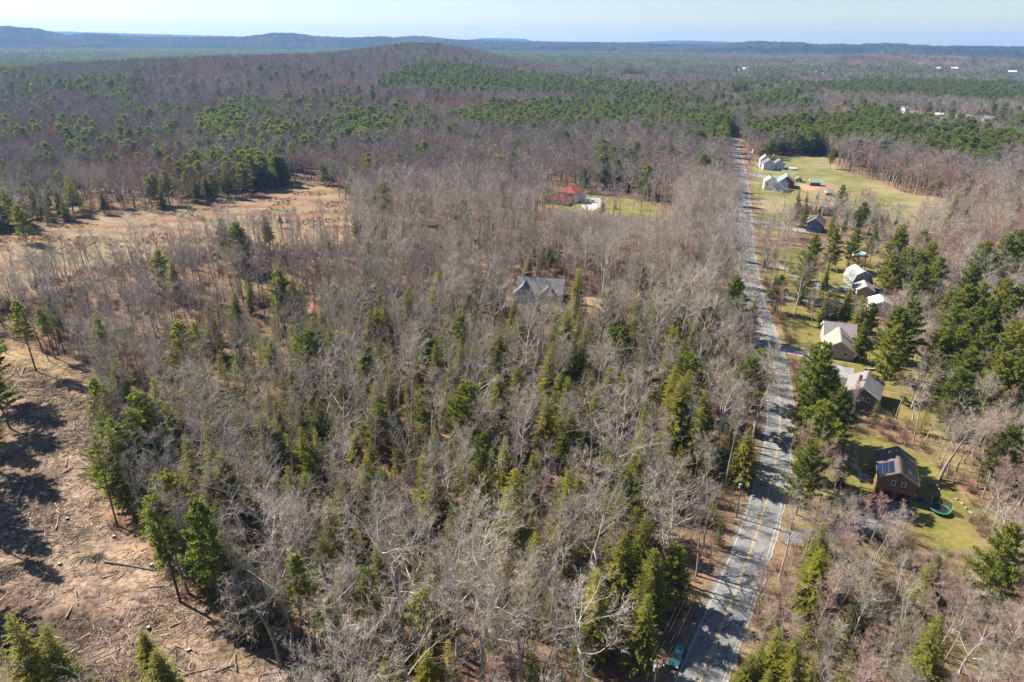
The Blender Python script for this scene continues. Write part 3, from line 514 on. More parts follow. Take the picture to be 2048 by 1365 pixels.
def house(name, label, loc, yaw, L, W, hw, hr, wall, roof, wins=(), doors=(), chimney=None, gambrel=None, hip=False, over=.45, group=None, z0=0.0, cat='house', parent=None, pname=None):
    """ridge along local y, the front gable at -y"""
    if parent is None:
        root = empty(name, (loc[0], loc[1], z0), yaw, label, cat, group); base = Vector((0, 0, 0)); EXCL.append((loc[0], loc[1], .62 * math.hypot(L, W)))
        rot = 0.0
    else:
        root = parent; d = Vector((loc[0], loc[1], 0)) - Vector((parent.location.x, parent.location.y, 0)); base = Matrix.Rotation(-parent.rotation_euler.z, 3, 'Z') @ d; rot = yaw - parent.rotation_euler.z
        EXCL.append((loc[0], loc[1], .62 * math.hypot(L, W)))
    Mx = Matrix.Translation(base) @ Matrix.Rotation(rot, 4, 'Z')
    def put(mb, nm, mat, par, bevel=0):
        mb.v = [tuple(Mx @ Vector(v)) for v in mb.v]; return mb.build(nm, mat, par, bevel=bevel)
    w2, l2 = W / 2, L / 2
    if gambrel:
        bx, bz = gambrel; out = [(-w2, -.3), (w2, -.3), (w2, hw), (bx, bz), (0, hw + hr), (-bx, bz), (-w2, hw)]
    elif hip: out = [(-w2, -.3), (w2, -.3), (w2, hw), (-w2, hw)]
    else: out = [(-w2, -.3), (w2, -.3), (w2, hw), (0, hw + hr), (-w2, hw)]
    wl = put(MB().prism(out, -l2, l2), 'wall' if parent is None else 'wing_wall', wall, root)
    rf = MB(); lo = l2 + over
    if hip:
        rl = max(0, l2 - w2 * .9); o = over; p = [(-w2 - o, -l2 - o, hw), (w2 + o, -l2 - o, hw), (w2 + o, l2 + o, hw), (-w2 - o, l2 + o, hw)]; a = (0, -rl, hw + hr); c = (0, rl, hw + hr)
        rf.poly([p[0], p[1], a]); rf.poly([p[1], p[2], c, a]); rf.poly([p[2], p[3], c]); rf.poly([p[3], p[0], a, c]); rf.poly([(x, y, z - .02) for x, y, z in p], True)
        for i in range(4):
            q, r_ = p[i], p[(i + 1) % 4]; rf.poly([(*q[:2], hw - .22), (*r_[:2], hw - .22), r_, q])
    elif gambrel:
        for s in (-1, 1):
            A, B, C = (s * (w2 + over * .6), hw - .25), (s * bx, bz), (0, hw + hr)
            for u, v in ((A, B), (B, C)):
                pt = [(u[0], -lo, u[1]), (u[0], lo, u[1]), (v[0], lo, v[1]), (v[0], -lo, v[1])]
                rf.slab(pt if s > 0 else pt[::-1], .16)
    else:
        k = hr / w2
        for s in (-1, 1):
            e = (s * (w2 + over), hw - over * k)
            pt = [(e[0], -lo, e[1]), (e[0], lo, e[1]), (0, lo, hw + hr), (0, -lo, hw + hr)]
            rf.slab(pt if s > 0 else pt[::-1], .2)
    ro = put(rf, 'roof' if parent is None else 'wing_roof', roof, root)
    if not hip and not gambrel:
        k = hr / w2
        for ye in (-lo - .03, lo + .03):
            for s in (-1, 1):
                a = Vector((s * (w2 + over), ye, hw - over * k + .02)); c = Vector((0, ye, hw + hr + .02)); dn = Vector((0, 0, -.24))
                put(MB().slab([a + dn, c + dn, c + Vector((0, 0, .2)), a + Vector((0, 0, .2))], .05), 'gable_trim', M['trim'] if wall is not M.get('brown') else M['tantrim'], ro)
    def wall_item(side, u, z, w, h):
        if side in 'fb':
            y = -l2 if side == 'f' else l2; s = -1 if side == 'f' else 1
            return (u, y, z), (w, .1, h), (0, s)
        x = -w2 if side == 'l' else w2; s = -1 if side == 'l' else 1
        return (x, u, z), (.1, w, h), (s, 0)
    for side, u, z, w, h in wins:
        c, d, n = wall_item(side, u, z, w, h)
        fr = MB()
        for dz in (-h / 2, h / 2): fr.box((c[0] + n[0] * .03, c[1] + n[1] * .03, c[2] + dz), (d[0] if d[0] < .2 else w + .2, d[1] if d[1] < .2 else w + .2, .12))
        for du in (-w / 2, w / 2): fr.box((c[0] + n[0] * .028 + (du if side in 'fb' else 0), c[1] + n[1] * .028 + (du if side in 'lr' else 0), c[2]), (.1 if side in 'lr' else .11, .1 if side in 'fb' else .11, h - .12))
        f_ = put(fr, 'window', M['trim'], root)
        put(MB().box((c[0] + n[0] * .012, c[1] + n[1] * .012, c[2]), (d[0] * .6 if d[0] < .2 else w, d[1] * .6 if d[1] < .2 else w, h)), 'pane', M['glass'], f_)
    for nm, side, u, z, w, h, mt in doors:
        c, d, n = wall_item(side, u, z, w, h)
        put(MB().box((c[0] + n[0] * .02, c[1] + n[1] * .02, c[2]), d), nm, M[mt], root)
    if chimney:
        x, y, s = chimney; zt = hw + hr + .9
        ch = put(MB().box((x, y, zt / 2 + 1), (s, s, zt - 2)).box((x, y, zt + .06), (s + .16, s + .16, .14)), 'chimney', M['brick'], ro)
        put(MB().box((x, y, zt + .2), (s * .45, s * .45, .3)), 'flue', M['black'], ch)
    return root, Mx, put
M['brown'] = siding('brown_siding', (.2, .12, .062), False); M['tantrim'] = plain('tan_trim', (.3, .22, .15), .7, .15)
M['garage'] = plain('maroon_garage_door', (.07, .028, .022), .6, .25)
M['roof_brown'] = shingle('brown_shingles', (.135, .105, .092)); M['roof_tan'] = shingle('tan_shingles', (.34, .275, .235)); M['roof_grey'] = shingle('grey_shingles', (.155, .155, .165)); M['roof_light'] = shingle('light_grey_shingles', (.29, .295, .29)); M['roof_mid'] = shingle('weathered_shingles', (.23, .21, .205))
M['roof_green'] = plain('green_metal_roof', (.23, .40, .32), .45, .15, 1, .2, .4); M['roof_red'] = shingle('terracotta_tiles', (.235, .064, .048)); M['roof_white'] = plain('white_metal_roof', (.62, .62, .62), .4, .08, 1)
M['s_white'] = siding('white_siding', (.66, .66, .65)); M['s_grey'] = siding('grey_siding', (.26, .25, .25)); M['s_tan'] = siding('taupe_siding', (.34, .30, .265)); M['s_blue'] = siding('slate_blue_siding', (.10, .16, .235)); M['s_barn'] = siding('barn_red_boards', (.30, .045, .03), False); M['s_pale'] = siding('pale_grey_siding', (.5, .53, .58)); M['s_dark'] = siding('charcoal_siding', (.15, .13, .125)); M['s_stucco'] = plain('cream_stucco', (.62, .56, .48), .9, .12)
M['deck'] = plain('deck_boards', (.42, .16, .08), .7, .25, 3)

# the brown house with solar panels
hb, Mx, put = house('brown_house', 'brown gabled house with dark solar panels and two garage doors', (89.0, 132.4), R(-24), 11, 7.6, 5.4, 2.2, M['brown'], M['roof_brown'],
    wins=[('f', -.75, 4.55, .75, 1.15), ('f', 1.25, 4.55, .75, 1.15), ('r', -2.5, 3.9, 1, 1.1), ('r', 2, 3.9, 1, 1.1), ('l', -2, 3.9, 1, 1.1)], doors=[('garage_door', 'f', -1.75, 1.15, 2.75, 2.2, 'garage'), ('garage_door', 'f', 1.75, 1.15, 2.75, 2.2, 'garage')])
put(MB().box((0, -5.53, 2.72), (7.64, .07, .16)), 'belt_board', M['tantrim'], hb)
k = 2.2 / 3.8
def on_roof(s, x, y, zlift): return (s * x, y, 5.4 + 2.2 - k * x + .2 * math.sqrt(1 + k * k) + zlift)
for s, xs, ys in ((-1, (1.55, 2.65, 3.75), (-4.6, -2.95, -1.3)), (1, (1.05, 2.1, 3.15), (-4.6, -2.95, -1.3, .35))):
    for x in xs:
        for j, y in enumerate(ys):
            if s > 0 and x == 2.1 and j == 1: continue       # a gap in the right-hand array
            p = [on_roof(s, x - .5, y - .79, .06), on_roof(s, x + .5, y - .79, .06), on_roof(s, x + .5, y + .79, .06), on_roof(s, x - .5, y + .79, .06)]
            put(MB().slab(p if s > 0 else p[::-1], .04), 'solar_panel', M['solar'], hb)
# tan roofed house
ht, Mx, put = house('tan_roof_house', 'taupe house with tan cross-gabled roof beside the road', (112.2, 216.5), R(73), 9.5, 8.4, 4.2, 2.9, M['s_tan'], M['roof_mid'], wins=[('f', -1.5, 2.8, 1, 1.3), ('f', 1.5, 2.8, 1, 1.3), ('b', 0, 2.8, 1, 1.3)])
house('wing', None, (108.9, 208.3), R(-21), 12.5, 9.4, 3.3, 3.0, M['s_tan'], M['roof_tan'], wins=[('f', -2, 2, 1.1, 1.3), ('f', 2, 2, 1.1, 1.3), ('l', 0, 2, 1.2, 1.3), ('r', 2.5, 1.8, 1.2, 1.3)], parent=ht)
Mw = Matrix.Rotation(R(-21), 4, 'Z')
def wing_pt(x, y, z): v = Mw @ Vector((x, y, z)); return (v.x + 108.9, v.y + 208.3, v.z)
def world_mesh(mb, nm, mat, par=None):
    if par is not None:
        inv = (Matrix.Translation(par.location) @ Matrix.Rotation(par.rotation_euler.z, 4, 'Z')).inverted(); mb.v = [tuple(inv @ Vector(v)) for v in mb.v]
    return mb.build(nm, mat, par)
kk = 3.0 / 4.7
world_mesh(MB().slab([wing_pt(x, y, 6.3 - kk * x + .3) for x, y in ((.7, -1.2), (3.6, -1.2), (3.6, .6), (.7, .6))], .05), 'solar_panel', M['solar'], ht)
dk = empty('deck', (114.6, 205.6, 0), R(-21), 'reddish wooden deck on the right side of the tan-roofed house', 'deck')
d = MB()
for i in range(9): d.box((-1.6 + i * .4, 0, 1.0), (.36, 4.2, .06))
d.build('deck_boards', M['deck'], dk)
for x in (-1.6, 1.6):
    for y in (-2, 2): MB().box((x, y, .95), (.14, .14, 1.9)).build('post', M['deck'], dk)
MB().box((1.6, 0, 1.85), (.1, 4, .1)).box((0, -2, 1.85), (3.2, .1, .1)).build('railing', M['deck'], dk)
wl_ = empty('garden_wall', (113.5, 197.8, 0), 0, 'curved pale stone garden wall below the tan-roofed house', 'wall')
for i in range(17):
    t = R(-115 + i * 11); r_ = 3.6
    for j in range(2): MB().box((r_ * math.cos(t), r_ * math.sin(t), .2 + j * .36), (.62, .42, .33), t + math.pi / 2).build('stone', M['pale_stone'], wl_, bevel=.04)
# dark grey house behind bare trees
hd, _, _ = house('dark_grey_house', 'dark grey gabled house half hidden by bare trees above the brown house', (101.3, 174.2), R(-32), 11.5, 8.6, 4.6, 2.5, M['s_dark'], M['roof_mid'], wins=[('f', -2, 3.4, .9, 1.2), ('f', 1.8, 3.4, .9, 1.2), ('r', 1, 3, 1, 1.2)], chimney=(-1.4, -1, .8))
house('wing', None, (99.5, 187.5), R(62), 7.5, 6.6, 3.0, 1.7, M['s_white'], M['roof_light'], wins=[('b', 0, 1.8, 1, 1.2)], doors=[('garage_door', 'l', 0, 1.2, 2.6, 2.1, 'trim')], parent=hd)
# gambrel house and its garage
hg, _, _ = house('gambrel_house', 'grey gambrel-roofed house with brick chimney among the pines', (147.3, 277.7), R(-4), 10, 7.6, 2.9, 4.6, M['s_grey'], M['roof_light'], wins=[('f', -.8, 5.4, .7, 1), ('f', .8, 5.4, .7, 1), ('l', -3, 1.8, 1, 1.3), ('l', 0, 1.8, 1, 1.3), ('l', 3, 1.8, 1, 1.3)], chimney=(.6, 1.2, .9), gambrel=(2.9, 5.9))
house('garage', 'grey gabled garage in front of the gambrel-roofed house', (144.9, 266.4), R(-17), 7.6, 6.2, 2.7, 1.8, M['s_tan'], M['roof_light'], wins=[('f', 0, 2.3, .8, .9)], doors=[('garage_door', 'l', -1.5, 1.15, 2.5, 2.1, 'trim')], cat='garage')
house('shed', 'low brown-roofed shed right of the grey garage', (152.5, 268), R(60), 5, 3.4, 2.2, .7, M['s_dark'], M['roof_brown'], doors=[('door', 'f', 0, 1, 1, 1.9, 'trim')], cat='shed')
house('white_roof_house', 'slate house with glaring white metal roof in the shade of pines', (140.5, 244.5), R(-15), 7.5, 7, 4.6, 1.5, M['s_pale'], M['roof_white'], wins=[('f', -1.6, 3, .9, 1.2), ('f', 1.6, 3, .9, 1.2), ('l', 0, 3, 1, 1.2)])
house('blue_house', 'slate blue house with grey roof in front of the hedge', (166.2, 369), R(-30), 10, 8, 5.0, 2.9, M['s_blue'], M['roof_grey'], wins=[('f', -2, 3.6, .9, 1.2), ('f', 2, 3.6, .9, 1.2), ('f', 0, 6, .8, .9), ('r', -2, 3.6, 1, 1.2), ('r', 2, 3.6, 1, 1.2)])
house('tan_cottage', 'low cottage with tan roof and chimney behind the hedge', (195, 418), R(60), 11, 8, 2.9, 2.8, M['s_white'], M['roof_tan'], wins=[('l', 0, 1.6, 1.2, 1.1)], chimney=(-.5, 3.2, .8))
hf, _, _ = house('white_farmhouse', 'white farmhouse with pale roof next to the red barn', (180.3, 484.5), R(-15), 11, 8, 5.4, 3.0, M['s_white'], M['roof_light'], wins=[('f', -2, 4, .9, 1.3), ('f', 2, 4, .9, 1.3), ('l', -3, 1.8, .9, 1.3), ('l', 0, 1.8, .9, 1.3), ('l', 3, 1.8, .9, 1.3)], chimney=(0, 3, .8))
house('wing', None, (185.6, 478), R(-35), 13, 6.5, 4.2, 2.6, M['s_pale'], M['roof_light'], wins=[('l', 2, 2.2, .9, 1.3), ('f', 0, 2.2, 1, 1.3)], parent=hf)
house('red_barn', 'red barn with green metal roof beside the white farmhouse', (194.4, 492.5), R(-16), 13, 10.5, 4.2, 4.2, M['s_barn'], M['roof_green'], wins=[('f', 0, 5.6, .8, .9)], doors=[('barn_door', 'f', 0, 1.6, 3, 3.2, 'garage')], cat='barn')
house('red_shed', 'small red shed with green roof on the dirt yard', (217.5, 498), R(80), 7, 5, 2.6, 1.7, M['s_barn'], M['roof_green'], doors=[('door', 'f', 0, 1, 1.3, 2, 'trim')], cat='shed')
house('red_shed', 'tiny red hut with green roof beside the dark spruces', (213.8, 464), R(80), 4, 3, 1.9, .9, M['s_barn'], M['roof_green'], doors=[('door', 'f', 0, .9, .9, 1.6, 'trim')], cat='shed')
house('grey_shed', 'small weathered grey shed behind the small red shed', (211.5, 512), R(-20), 4.5, 4, 2.2, 1.2, M['s_dark'], M['roof_mid'], doors=[('door', 'f', 0, .9, 1, 1.8, 'trim')], cat='shed')
h2, _, _ = house('pale_grey_house', 'pale grey gabled house beside the far bend of the road', (206.5, 565), R(-12), 11, 8.5, 5, 3.2, M['s_pale'], M['roof_grey'], wins=[('f', 0, 6, .8, 1), ('f', -2, 3.6, .9, 1.2), ('f', 2, 3.6, .9, 1.2)], chimney=(0, 2, .8))
house('wing', None, (216.5, 569), R(-12), 9, 8, 4.2, 3, M['s_pale'], M['roof_grey'], wins=[('f', 0, 2.8, 1, 1.2)], parent=h2)
house('wing', None, (207, 576), R(-12), 8, 7.4, 6, 3.5, M['s_white'], M['roof_light'], wins=[('f', 0, 7.4, .8, 1)], parent=h2)
house('white_cottage', 'small white cottage farthest up the road among trees', (224, 648), R(-10), 8, 7, 4.6, 2.6, M['s_white'], M['roof_grey'], wins=[('f', -1.4, 3.4, .9, 1.2), ('f', 1.4, 3.4, .9, 1.2)])
hr_, _, _ = house('red_roof_house', 'cream house with terracotta red hip roofs in the woods', (37, 440.5), R(-30), 15, 13, 6.2, 3.2, M['s_stucco'], M['roof_red'], wins=[('f', -3, 4.6, 1.1, 1.5), ('f', 0, 4.6, 1.1, 1.5), ('f', 3, 4.6, 1.1, 1.5), ('f', -3, 1.6, 1.1, 1.5), ('f', 3, 1.6, 1.1, 1.5), ('r', -3, 4.6, 1.1, 1.5), ('r', 2, 4.6, 1.1, 1.5)], doors=[('door', 'f', 0, 1.1, 1.3, 2.2, 'garage')], hip=True, over=.7)
house('wing', None, (28.5, 432), R(60), 15, 11, 3.1, 2.9, M['s_stucco'], M['roof_red'], wins=[('l', 0, 1.7, 1.1, 1.3), ('l', 4, 1.7, 1.1, 1.3)], hip=True, over=.7, parent=hr_)
hq, _, _ = house('grey_roof_house', 'house with slate grey roof and white gable trim in the woods', (11.5, 259), R(78), 18, 10.5, 3.6, 4.3, M['s_pale'], M['roof_grey'], wins=[('b', 0, 5, 1, 1.2), ('l', -4, 2, 1.2, 1.3), ('l', 0, 2, 1.2, 1.3)], chimney=(1, 2, .9))
house('wing', None, (4.8, 256.3), R(-10), 9.5, 7.4, 3.4, 3.6, M['s_pale'], M['roof_grey'], wins=[('f', 0, 4.6, .8, 1.1), ('f', -1.6, 2, 1, 1.3), ('f', 1.6, 2, 1, 1.3)], parent=hq)
house('wing', None, (14.5, 255.3), R(-10), 7, 6, 3.4, 3.0, M['s_pale'], M['roof_grey'], wins=[('f', 0, 2, 1.2, 1.3)], parent=hq)
house('woodland_house', 'grey house glimpsed through trunks beyond the red-roofed house', (68.5, 535), R(-20), 11, 9, 4, 3.4, M['s_grey'], M['roof_grey'], wins=[('f', 0, 2, 1, 1.2)])

# houses and sheds of the far valley, each with walls and roof
FARCLR = []
ordw = ['leftmost', 'second', 'third', 'fourth', 'fifth', 'sixth', 'seventh', 'eighth', 'ninth', 'tenth', 'rightmost']
for i, (x, y, kd) in enumerate(sorted(ROWH, key=lambda q: math.atan2(q[0], q[1]))):
    z = float(hills(np.array(x), np.array(y)))
    house('distant_house', '%s house from the left in the far valley row, %s' % (ordw[i], {'w': 'white gable', 'g': 'grey roof', 'b': 'brown roof', 'o': 'orange roof', 't': 'tan roof'}[kd]), (x, y), R([-60, 20, -30, 15][i % 4]), 13, 9, 5.5, 3.2, M['s_white'],
          M[{'w': 'roof_light', 'g': 'roof_grey', 'b': 'roof_brown', 'o': 'roof_red', 't': 'roof_tan'}[kd]], wins=[('f', -2, 3, 1.2, 1.6), ('f', 2, 3, 1.2, 1.6)], group='row of houses in the far valley', z0=z)
    FARCLR.append((x, y, 16, 150))
fb_names = ['long white warehouse on the plain, leftmost', 'white warehouse on the plain left of the grey ones', 'small white warehouse, second of the middle cluster', 'grey warehouse in the left far industrial cluster', 'white warehouse in the left far industrial cluster', 'longest pale grey warehouse on the far left plain', 'white block right of the longest far warehouse', 'grey block at right end of the far left cluster', 'long white warehouse beyond the bare hill', 'small white building right of the central far warehouse', 'white farm building right of the far pines', 'little white shed left of the white farm building', 'white house on the far right hillside, left one', 'white barn on the far right hillside, middle one', 'white building at far right edge of the valley', 'small white house in the valley, left of three', 'small white house in the valley, right of three', 'small white house in the valley, middle of three']
for (x, y, w, dp, h, kd), lb in zip(FARB, fb_names):
    w *= .6; dp *= .6; h *= .8
    z = float(hills(np.array(x), np.array(y))); root = empty('distant_building', (x, y, z), -math.atan2(x, y), lb, 'building', 'buildings on the far plain')
    wm = M['roof_white'] if kd == 'w' else M['concrete']
    hh = h * (1.4 if y > 2500 else 1)
    MB().box((0, 0, hh / 2), (w, dp, hh)).build('wall', M['s_white'], root)
    MB().poly([(-w / 2 - 1, -dp / 2 - 1, hh), (w / 2 + 1, -dp / 2 - 1, hh), (w / 2 + 1, 0, hh * 1.5), (-w / 2 - 1, 0, hh * 1.5)]).poly([(-w / 2 - 1, 0, hh * 1.5), (w / 2 + 1, 0, hh * 1.5), (w / 2 + 1, dp / 2 + 1, hh), (-w / 2 - 1, dp / 2 + 1, hh)]).poly([(-w / 2 - 1, -dp / 2 - 1, hh), (-w / 2 - 1, 0, hh * 1.5), (-w / 2 - 1, dp / 2 + 1, hh)]).poly([(w / 2 + 1, -dp / 2 - 1, hh), (w / 2 + 1, dp / 2 + 1, hh), (w / 2 + 1, 0, hh * 1.5)]).build('roof', wm, root)
    FARCLR.append((x, y, w * .6, 16 * y / 95 * 1.1))

for k_ in ('far1', 'far2', 'far3'):
    P = np.array(LAWN[k_]); c_ = P.mean(0); FARCLR.append((c_[0], c_[1], np.ptp(P[:, 0]) * .45, 16 * c_[1] / 95 * .9))

# ------------------------------------------------------------ yard things
def pool(loc, r, label, cover):
    p = empty('pool', (loc[0], loc[1], 0), 0, label, 'pool')
    MB().ring((0, 0), r - .06, r, 0, 1.3, 36).build('pool_wall', M['trim'], p)
    MB().ring((0, 0), r - .12, r + .14, 1.301, 1.38, 36).build('rim', M['trim'], p)
    MB().disc((0, 0, 1.18), r - .08, 36).build('pool_cover', cover, p)
    EXCL.append((loc[0], loc[1], r + 1))
M['cover'] = plain('teal_pool_cover', (.16, .33, .33), .4, .25, .6)
pool((168.4, 321.8), 3.1, 'round above-ground pool with teal cover behind the gambrel-roofed house', M['cover'])
pool((225.4, 563.6), 3.9, 'round white-walled pool with pale green cover by the pale grey house', plain('green_pool_cover', (.33, .5, .42), .4, .15, .6))
tr = empty('trampoline', (95.0, 123.4, 0), 0, 'round trampoline with green rim and black net on the lawn', 'trampoline'); EXCL.append((95, 123.4, 4))
MB().ring((0, 0), 1.72, 2.1, .82, .9, 36).build('rim_pad', plain('green_pad', (.03, .17, .095), .5, .15), tr)
MB().disc((0, 0, .85), 1.74, 36).build('jumping_mat', M['black'], tr)
for i in range(6):
    t = R(20 + 60 * i); c, s = math.cos(t), math.sin(t)
    MB().tube([(2.0 * c, 2.0 * s, 0), (2.0 * c, 2.0 * s, .84)], .035).build('leg', plain('steel', (.4, .4, .42), .4, .1, 3, .8), tr)
m, nt, b = new_mat('black_netting'); tp = N(nt, 'BsdfTransparent'); ms = N(nt, 'MixShader'); ms.inputs[0].default_value = .5; b.inputs['Base Color'].default_value = (.015, .02, .018, 1)
nt.links.new(tp.outputs[0], ms.inputs[1]); nt.links.new(b.outputs[0], ms.inputs[2]); nt.links.new(ms.outputs[0], nt.nodes['Material Output'].inputs['Surface'])
for i in range(4):
    t = R(-35 + 50 * i); c, s = math.cos(t), math.sin(t)
    MB().tube([(2.12 * c, 2.12 * s, .3), (2.16 * c, 2.16 * s, 2.5)], .04).build('net_pole', M['trim'], tr)
nb = MB()
for i in range(12):
    a0, a1 = R(-35 + 12.5 * i), R(-35 + 12.5 * (i + 1)); nb.slab([(2.1 * math.cos(a0), 2.1 * math.sin(a0), .95), (2.1 * math.cos(a1), 2.1 * math.sin(a1), .95), (2.1 * math.cos(a1), 2.1 * math.sin(a1), 2.4), (2.1 * math.cos(a0), 2.1 * math.sin(a0), 2.4)], .01)
nb.build('net', m, tr)
pt_ = empty('picnic_table', (99.3, 133, 0), R(-60), 'red-brown wooden picnic table on the lawn right of the brown house', 'table')
M['redwood'] = plain('redwood', (.3, .13, .09), .7, .25, 4)
for i in range(4): MB().box((0, -.33 + .22 * i, .76), (1.9, .19, .05)).build('top_board', M['redwood'], pt_)
for y in (-.78, .78): MB().box((0, y, .45), (1.9, .27, .05)).build('bench', M['redwood'], pt_)
for x in (-.65, .65): MB().box((x, 0, .42), (.08, 1.7, .09)).tube([(x, -.6, 0), (x, -.2, .73)], .05, 4).tube([(x, .6, 0), (x, .2, .73)], .05, 4).build('leg_frame', M['redwood'], pt_)
def chair(x, y, rz, label):
    c = empty('garden_chair', (x, y, 0), rz, label, 'chair', 'garden chairs beside the brown house')
    MB().box((0, 0, .42), (.56, .55, .05)).build('seat', M['trim'], c); MB().slab([(-.28, .27, .42), (.28, .27, .42), (.28, .42, 1.05), (-.28, .42, 1.05)], .04).build('backrest', M['trim'], c)
    for sx in (-.25, .25):
        MB().box((sx, 0, .66), (.06, .55, .04)).build('armrest', M['trim'], c)
        for sy in (-.24, .24): MB().box((sx, sy, .2), (.05, .05, .41)).build('leg', M['trim'], c)
for i, (x, y, w) in enumerate(((92.9, 131.6, 'farthest'), (92.6, 130.1, 'middle'), (92.4, 128.6, 'nearest'))): chair(x, y, R(30 + 40 * i), '%s of three white garden chairs in the shade of the brown house' % w)
kp = empty('paddling_pool', (93.4, 127.4, 0), 0, 'small dark blue paddling pool near the white garden chairs', 'pool')
MB().ring((0, 0), .55, .75, 0, .3, 20).build('wall', plain('blue_plastic', (.02, .05, .16), .4, .1), kp); MB().disc((0, 0, .06), .6, 20).build('floor', plain('blue_liner', (.03, .08, .2), .4, .1), kp)
cl = empty('clothesline_post', (99.2, 141, 0), R(20), 'white T-shaped clothesline post behind the brown house', 'post')
MB().tube([(0, 0, 0), (0, 0, 2.3)], .06).build('post', M['trim'], cl); MB().box((0, 0, 2.3), (1.3, .09, .09)).build('crossbar', M['trim'], cl)
pa = empty('stone_path', (84.3, 138.5, 0), 0, 'curving pale flagstone path left of the brown house', 'path')
for i, (x, y) in enumerate([(1.2, 5.2), (.7, 4.3), (.3, 3.3), (.2, 2.3), (.2, 1.3), (.2, .3), (-.1, -.7), (-.5, -1.6), (-1.0, -2.5), (-1.2, -3.5), (.7, -1.4), (1.3, -2.1), (.2, -3), (1, -3.4)]):
    n = 7; p = [(x + (.5 + .14 * math.sin(3 * k + i)) * math.cos(2 * math.pi * k / n) * 1.25, y + (.45 + .12 * math.cos(2 * k + i)) * math.sin(2 * math.pi * k / n), .03) for k in range(n)]
    MB().slab(p, .07).build('flagstone', M['pale_stone'], pa)
rs = [(101.6, 127.9), (101.9, 126.3), (101.7, 124.6), (101.0, 121.6), (100.6, 119.4), (100.9, 118.1), (100.2, 114.3), (101, 113.2), (99.6, 131.7), (98.6, 133.6), (101.8, 123), (99.2, 110.8)]
def rock_mesh(seed, mat):
    r_ = np.random.default_rng(seed); V = []; Fq = []
    nl, nb_ = 5, 7
    for i in range(nl):
        th = math.pi * (i + .5) / nl
        for j in range(nb_): ph = 2 * math.pi * j / nb_; q = 1 + .3 * (r_.random() - .5); V.append((q * math.sin(th) * math.cos(ph), q * .75 * math.sin(th) * math.sin(ph), .55 * q * math.cos(th)))
    for i in range(nl - 1):
        for j in range(nb_): k2 = (j + 1) % nb_; Fq.append((i * nb_ + j, (i + 1) * nb_ + j, (i + 1) * nb_ + k2, i * nb_ + k2))
    me = bpy.data.meshes.new('rock'); me.from_pydata(V, [], Fq + [tuple(range(nb_)), tuple(range(nl * nb_ - 1, (nl - 1) * nb_ - 1, -1))]); me.materials.append(mat); me.update(); return me
RKM = [rock_mesh(s, M['pale_stone']) for s in range(4)]
for i, (x, y) in enumerate(sorted(rs, key=lambda q: -q[1])):
    o = link(bpy.data.objects.new('rock', RKM[i % 4])); o.location = (x, y, .12); o.rotation_euler = (0, 0, i * 1.7); o.scale = (.36 + .1 * (i % 3), .3 + .08 * (i % 2), .35)
    tag(o, '%s pale rock along the right edge of the trampoline lawn, counted from the far end' % ['first', 'second', 'third', 'fourth', 'fifth', 'sixth', 'seventh', 'eighth', 'ninth', 'tenth', 'eleventh', 'last'][i], 'rock', 'rocks edging the lawn')
sw = empty('stone_wall', (17.5, 466, 0), 0, 'low grey stone wall behind the lawn left of the red-roofed house', 'wall')
for i in range(26):
    for j in range(2): MB().box((-10 + i * .8 + .3 * j, .6 * math.sin(i * .3), .3 + .5 * j), (.76, .6, .46), .1 * math.sin(i * 2.3)).build('stone', M['stone'], sw)

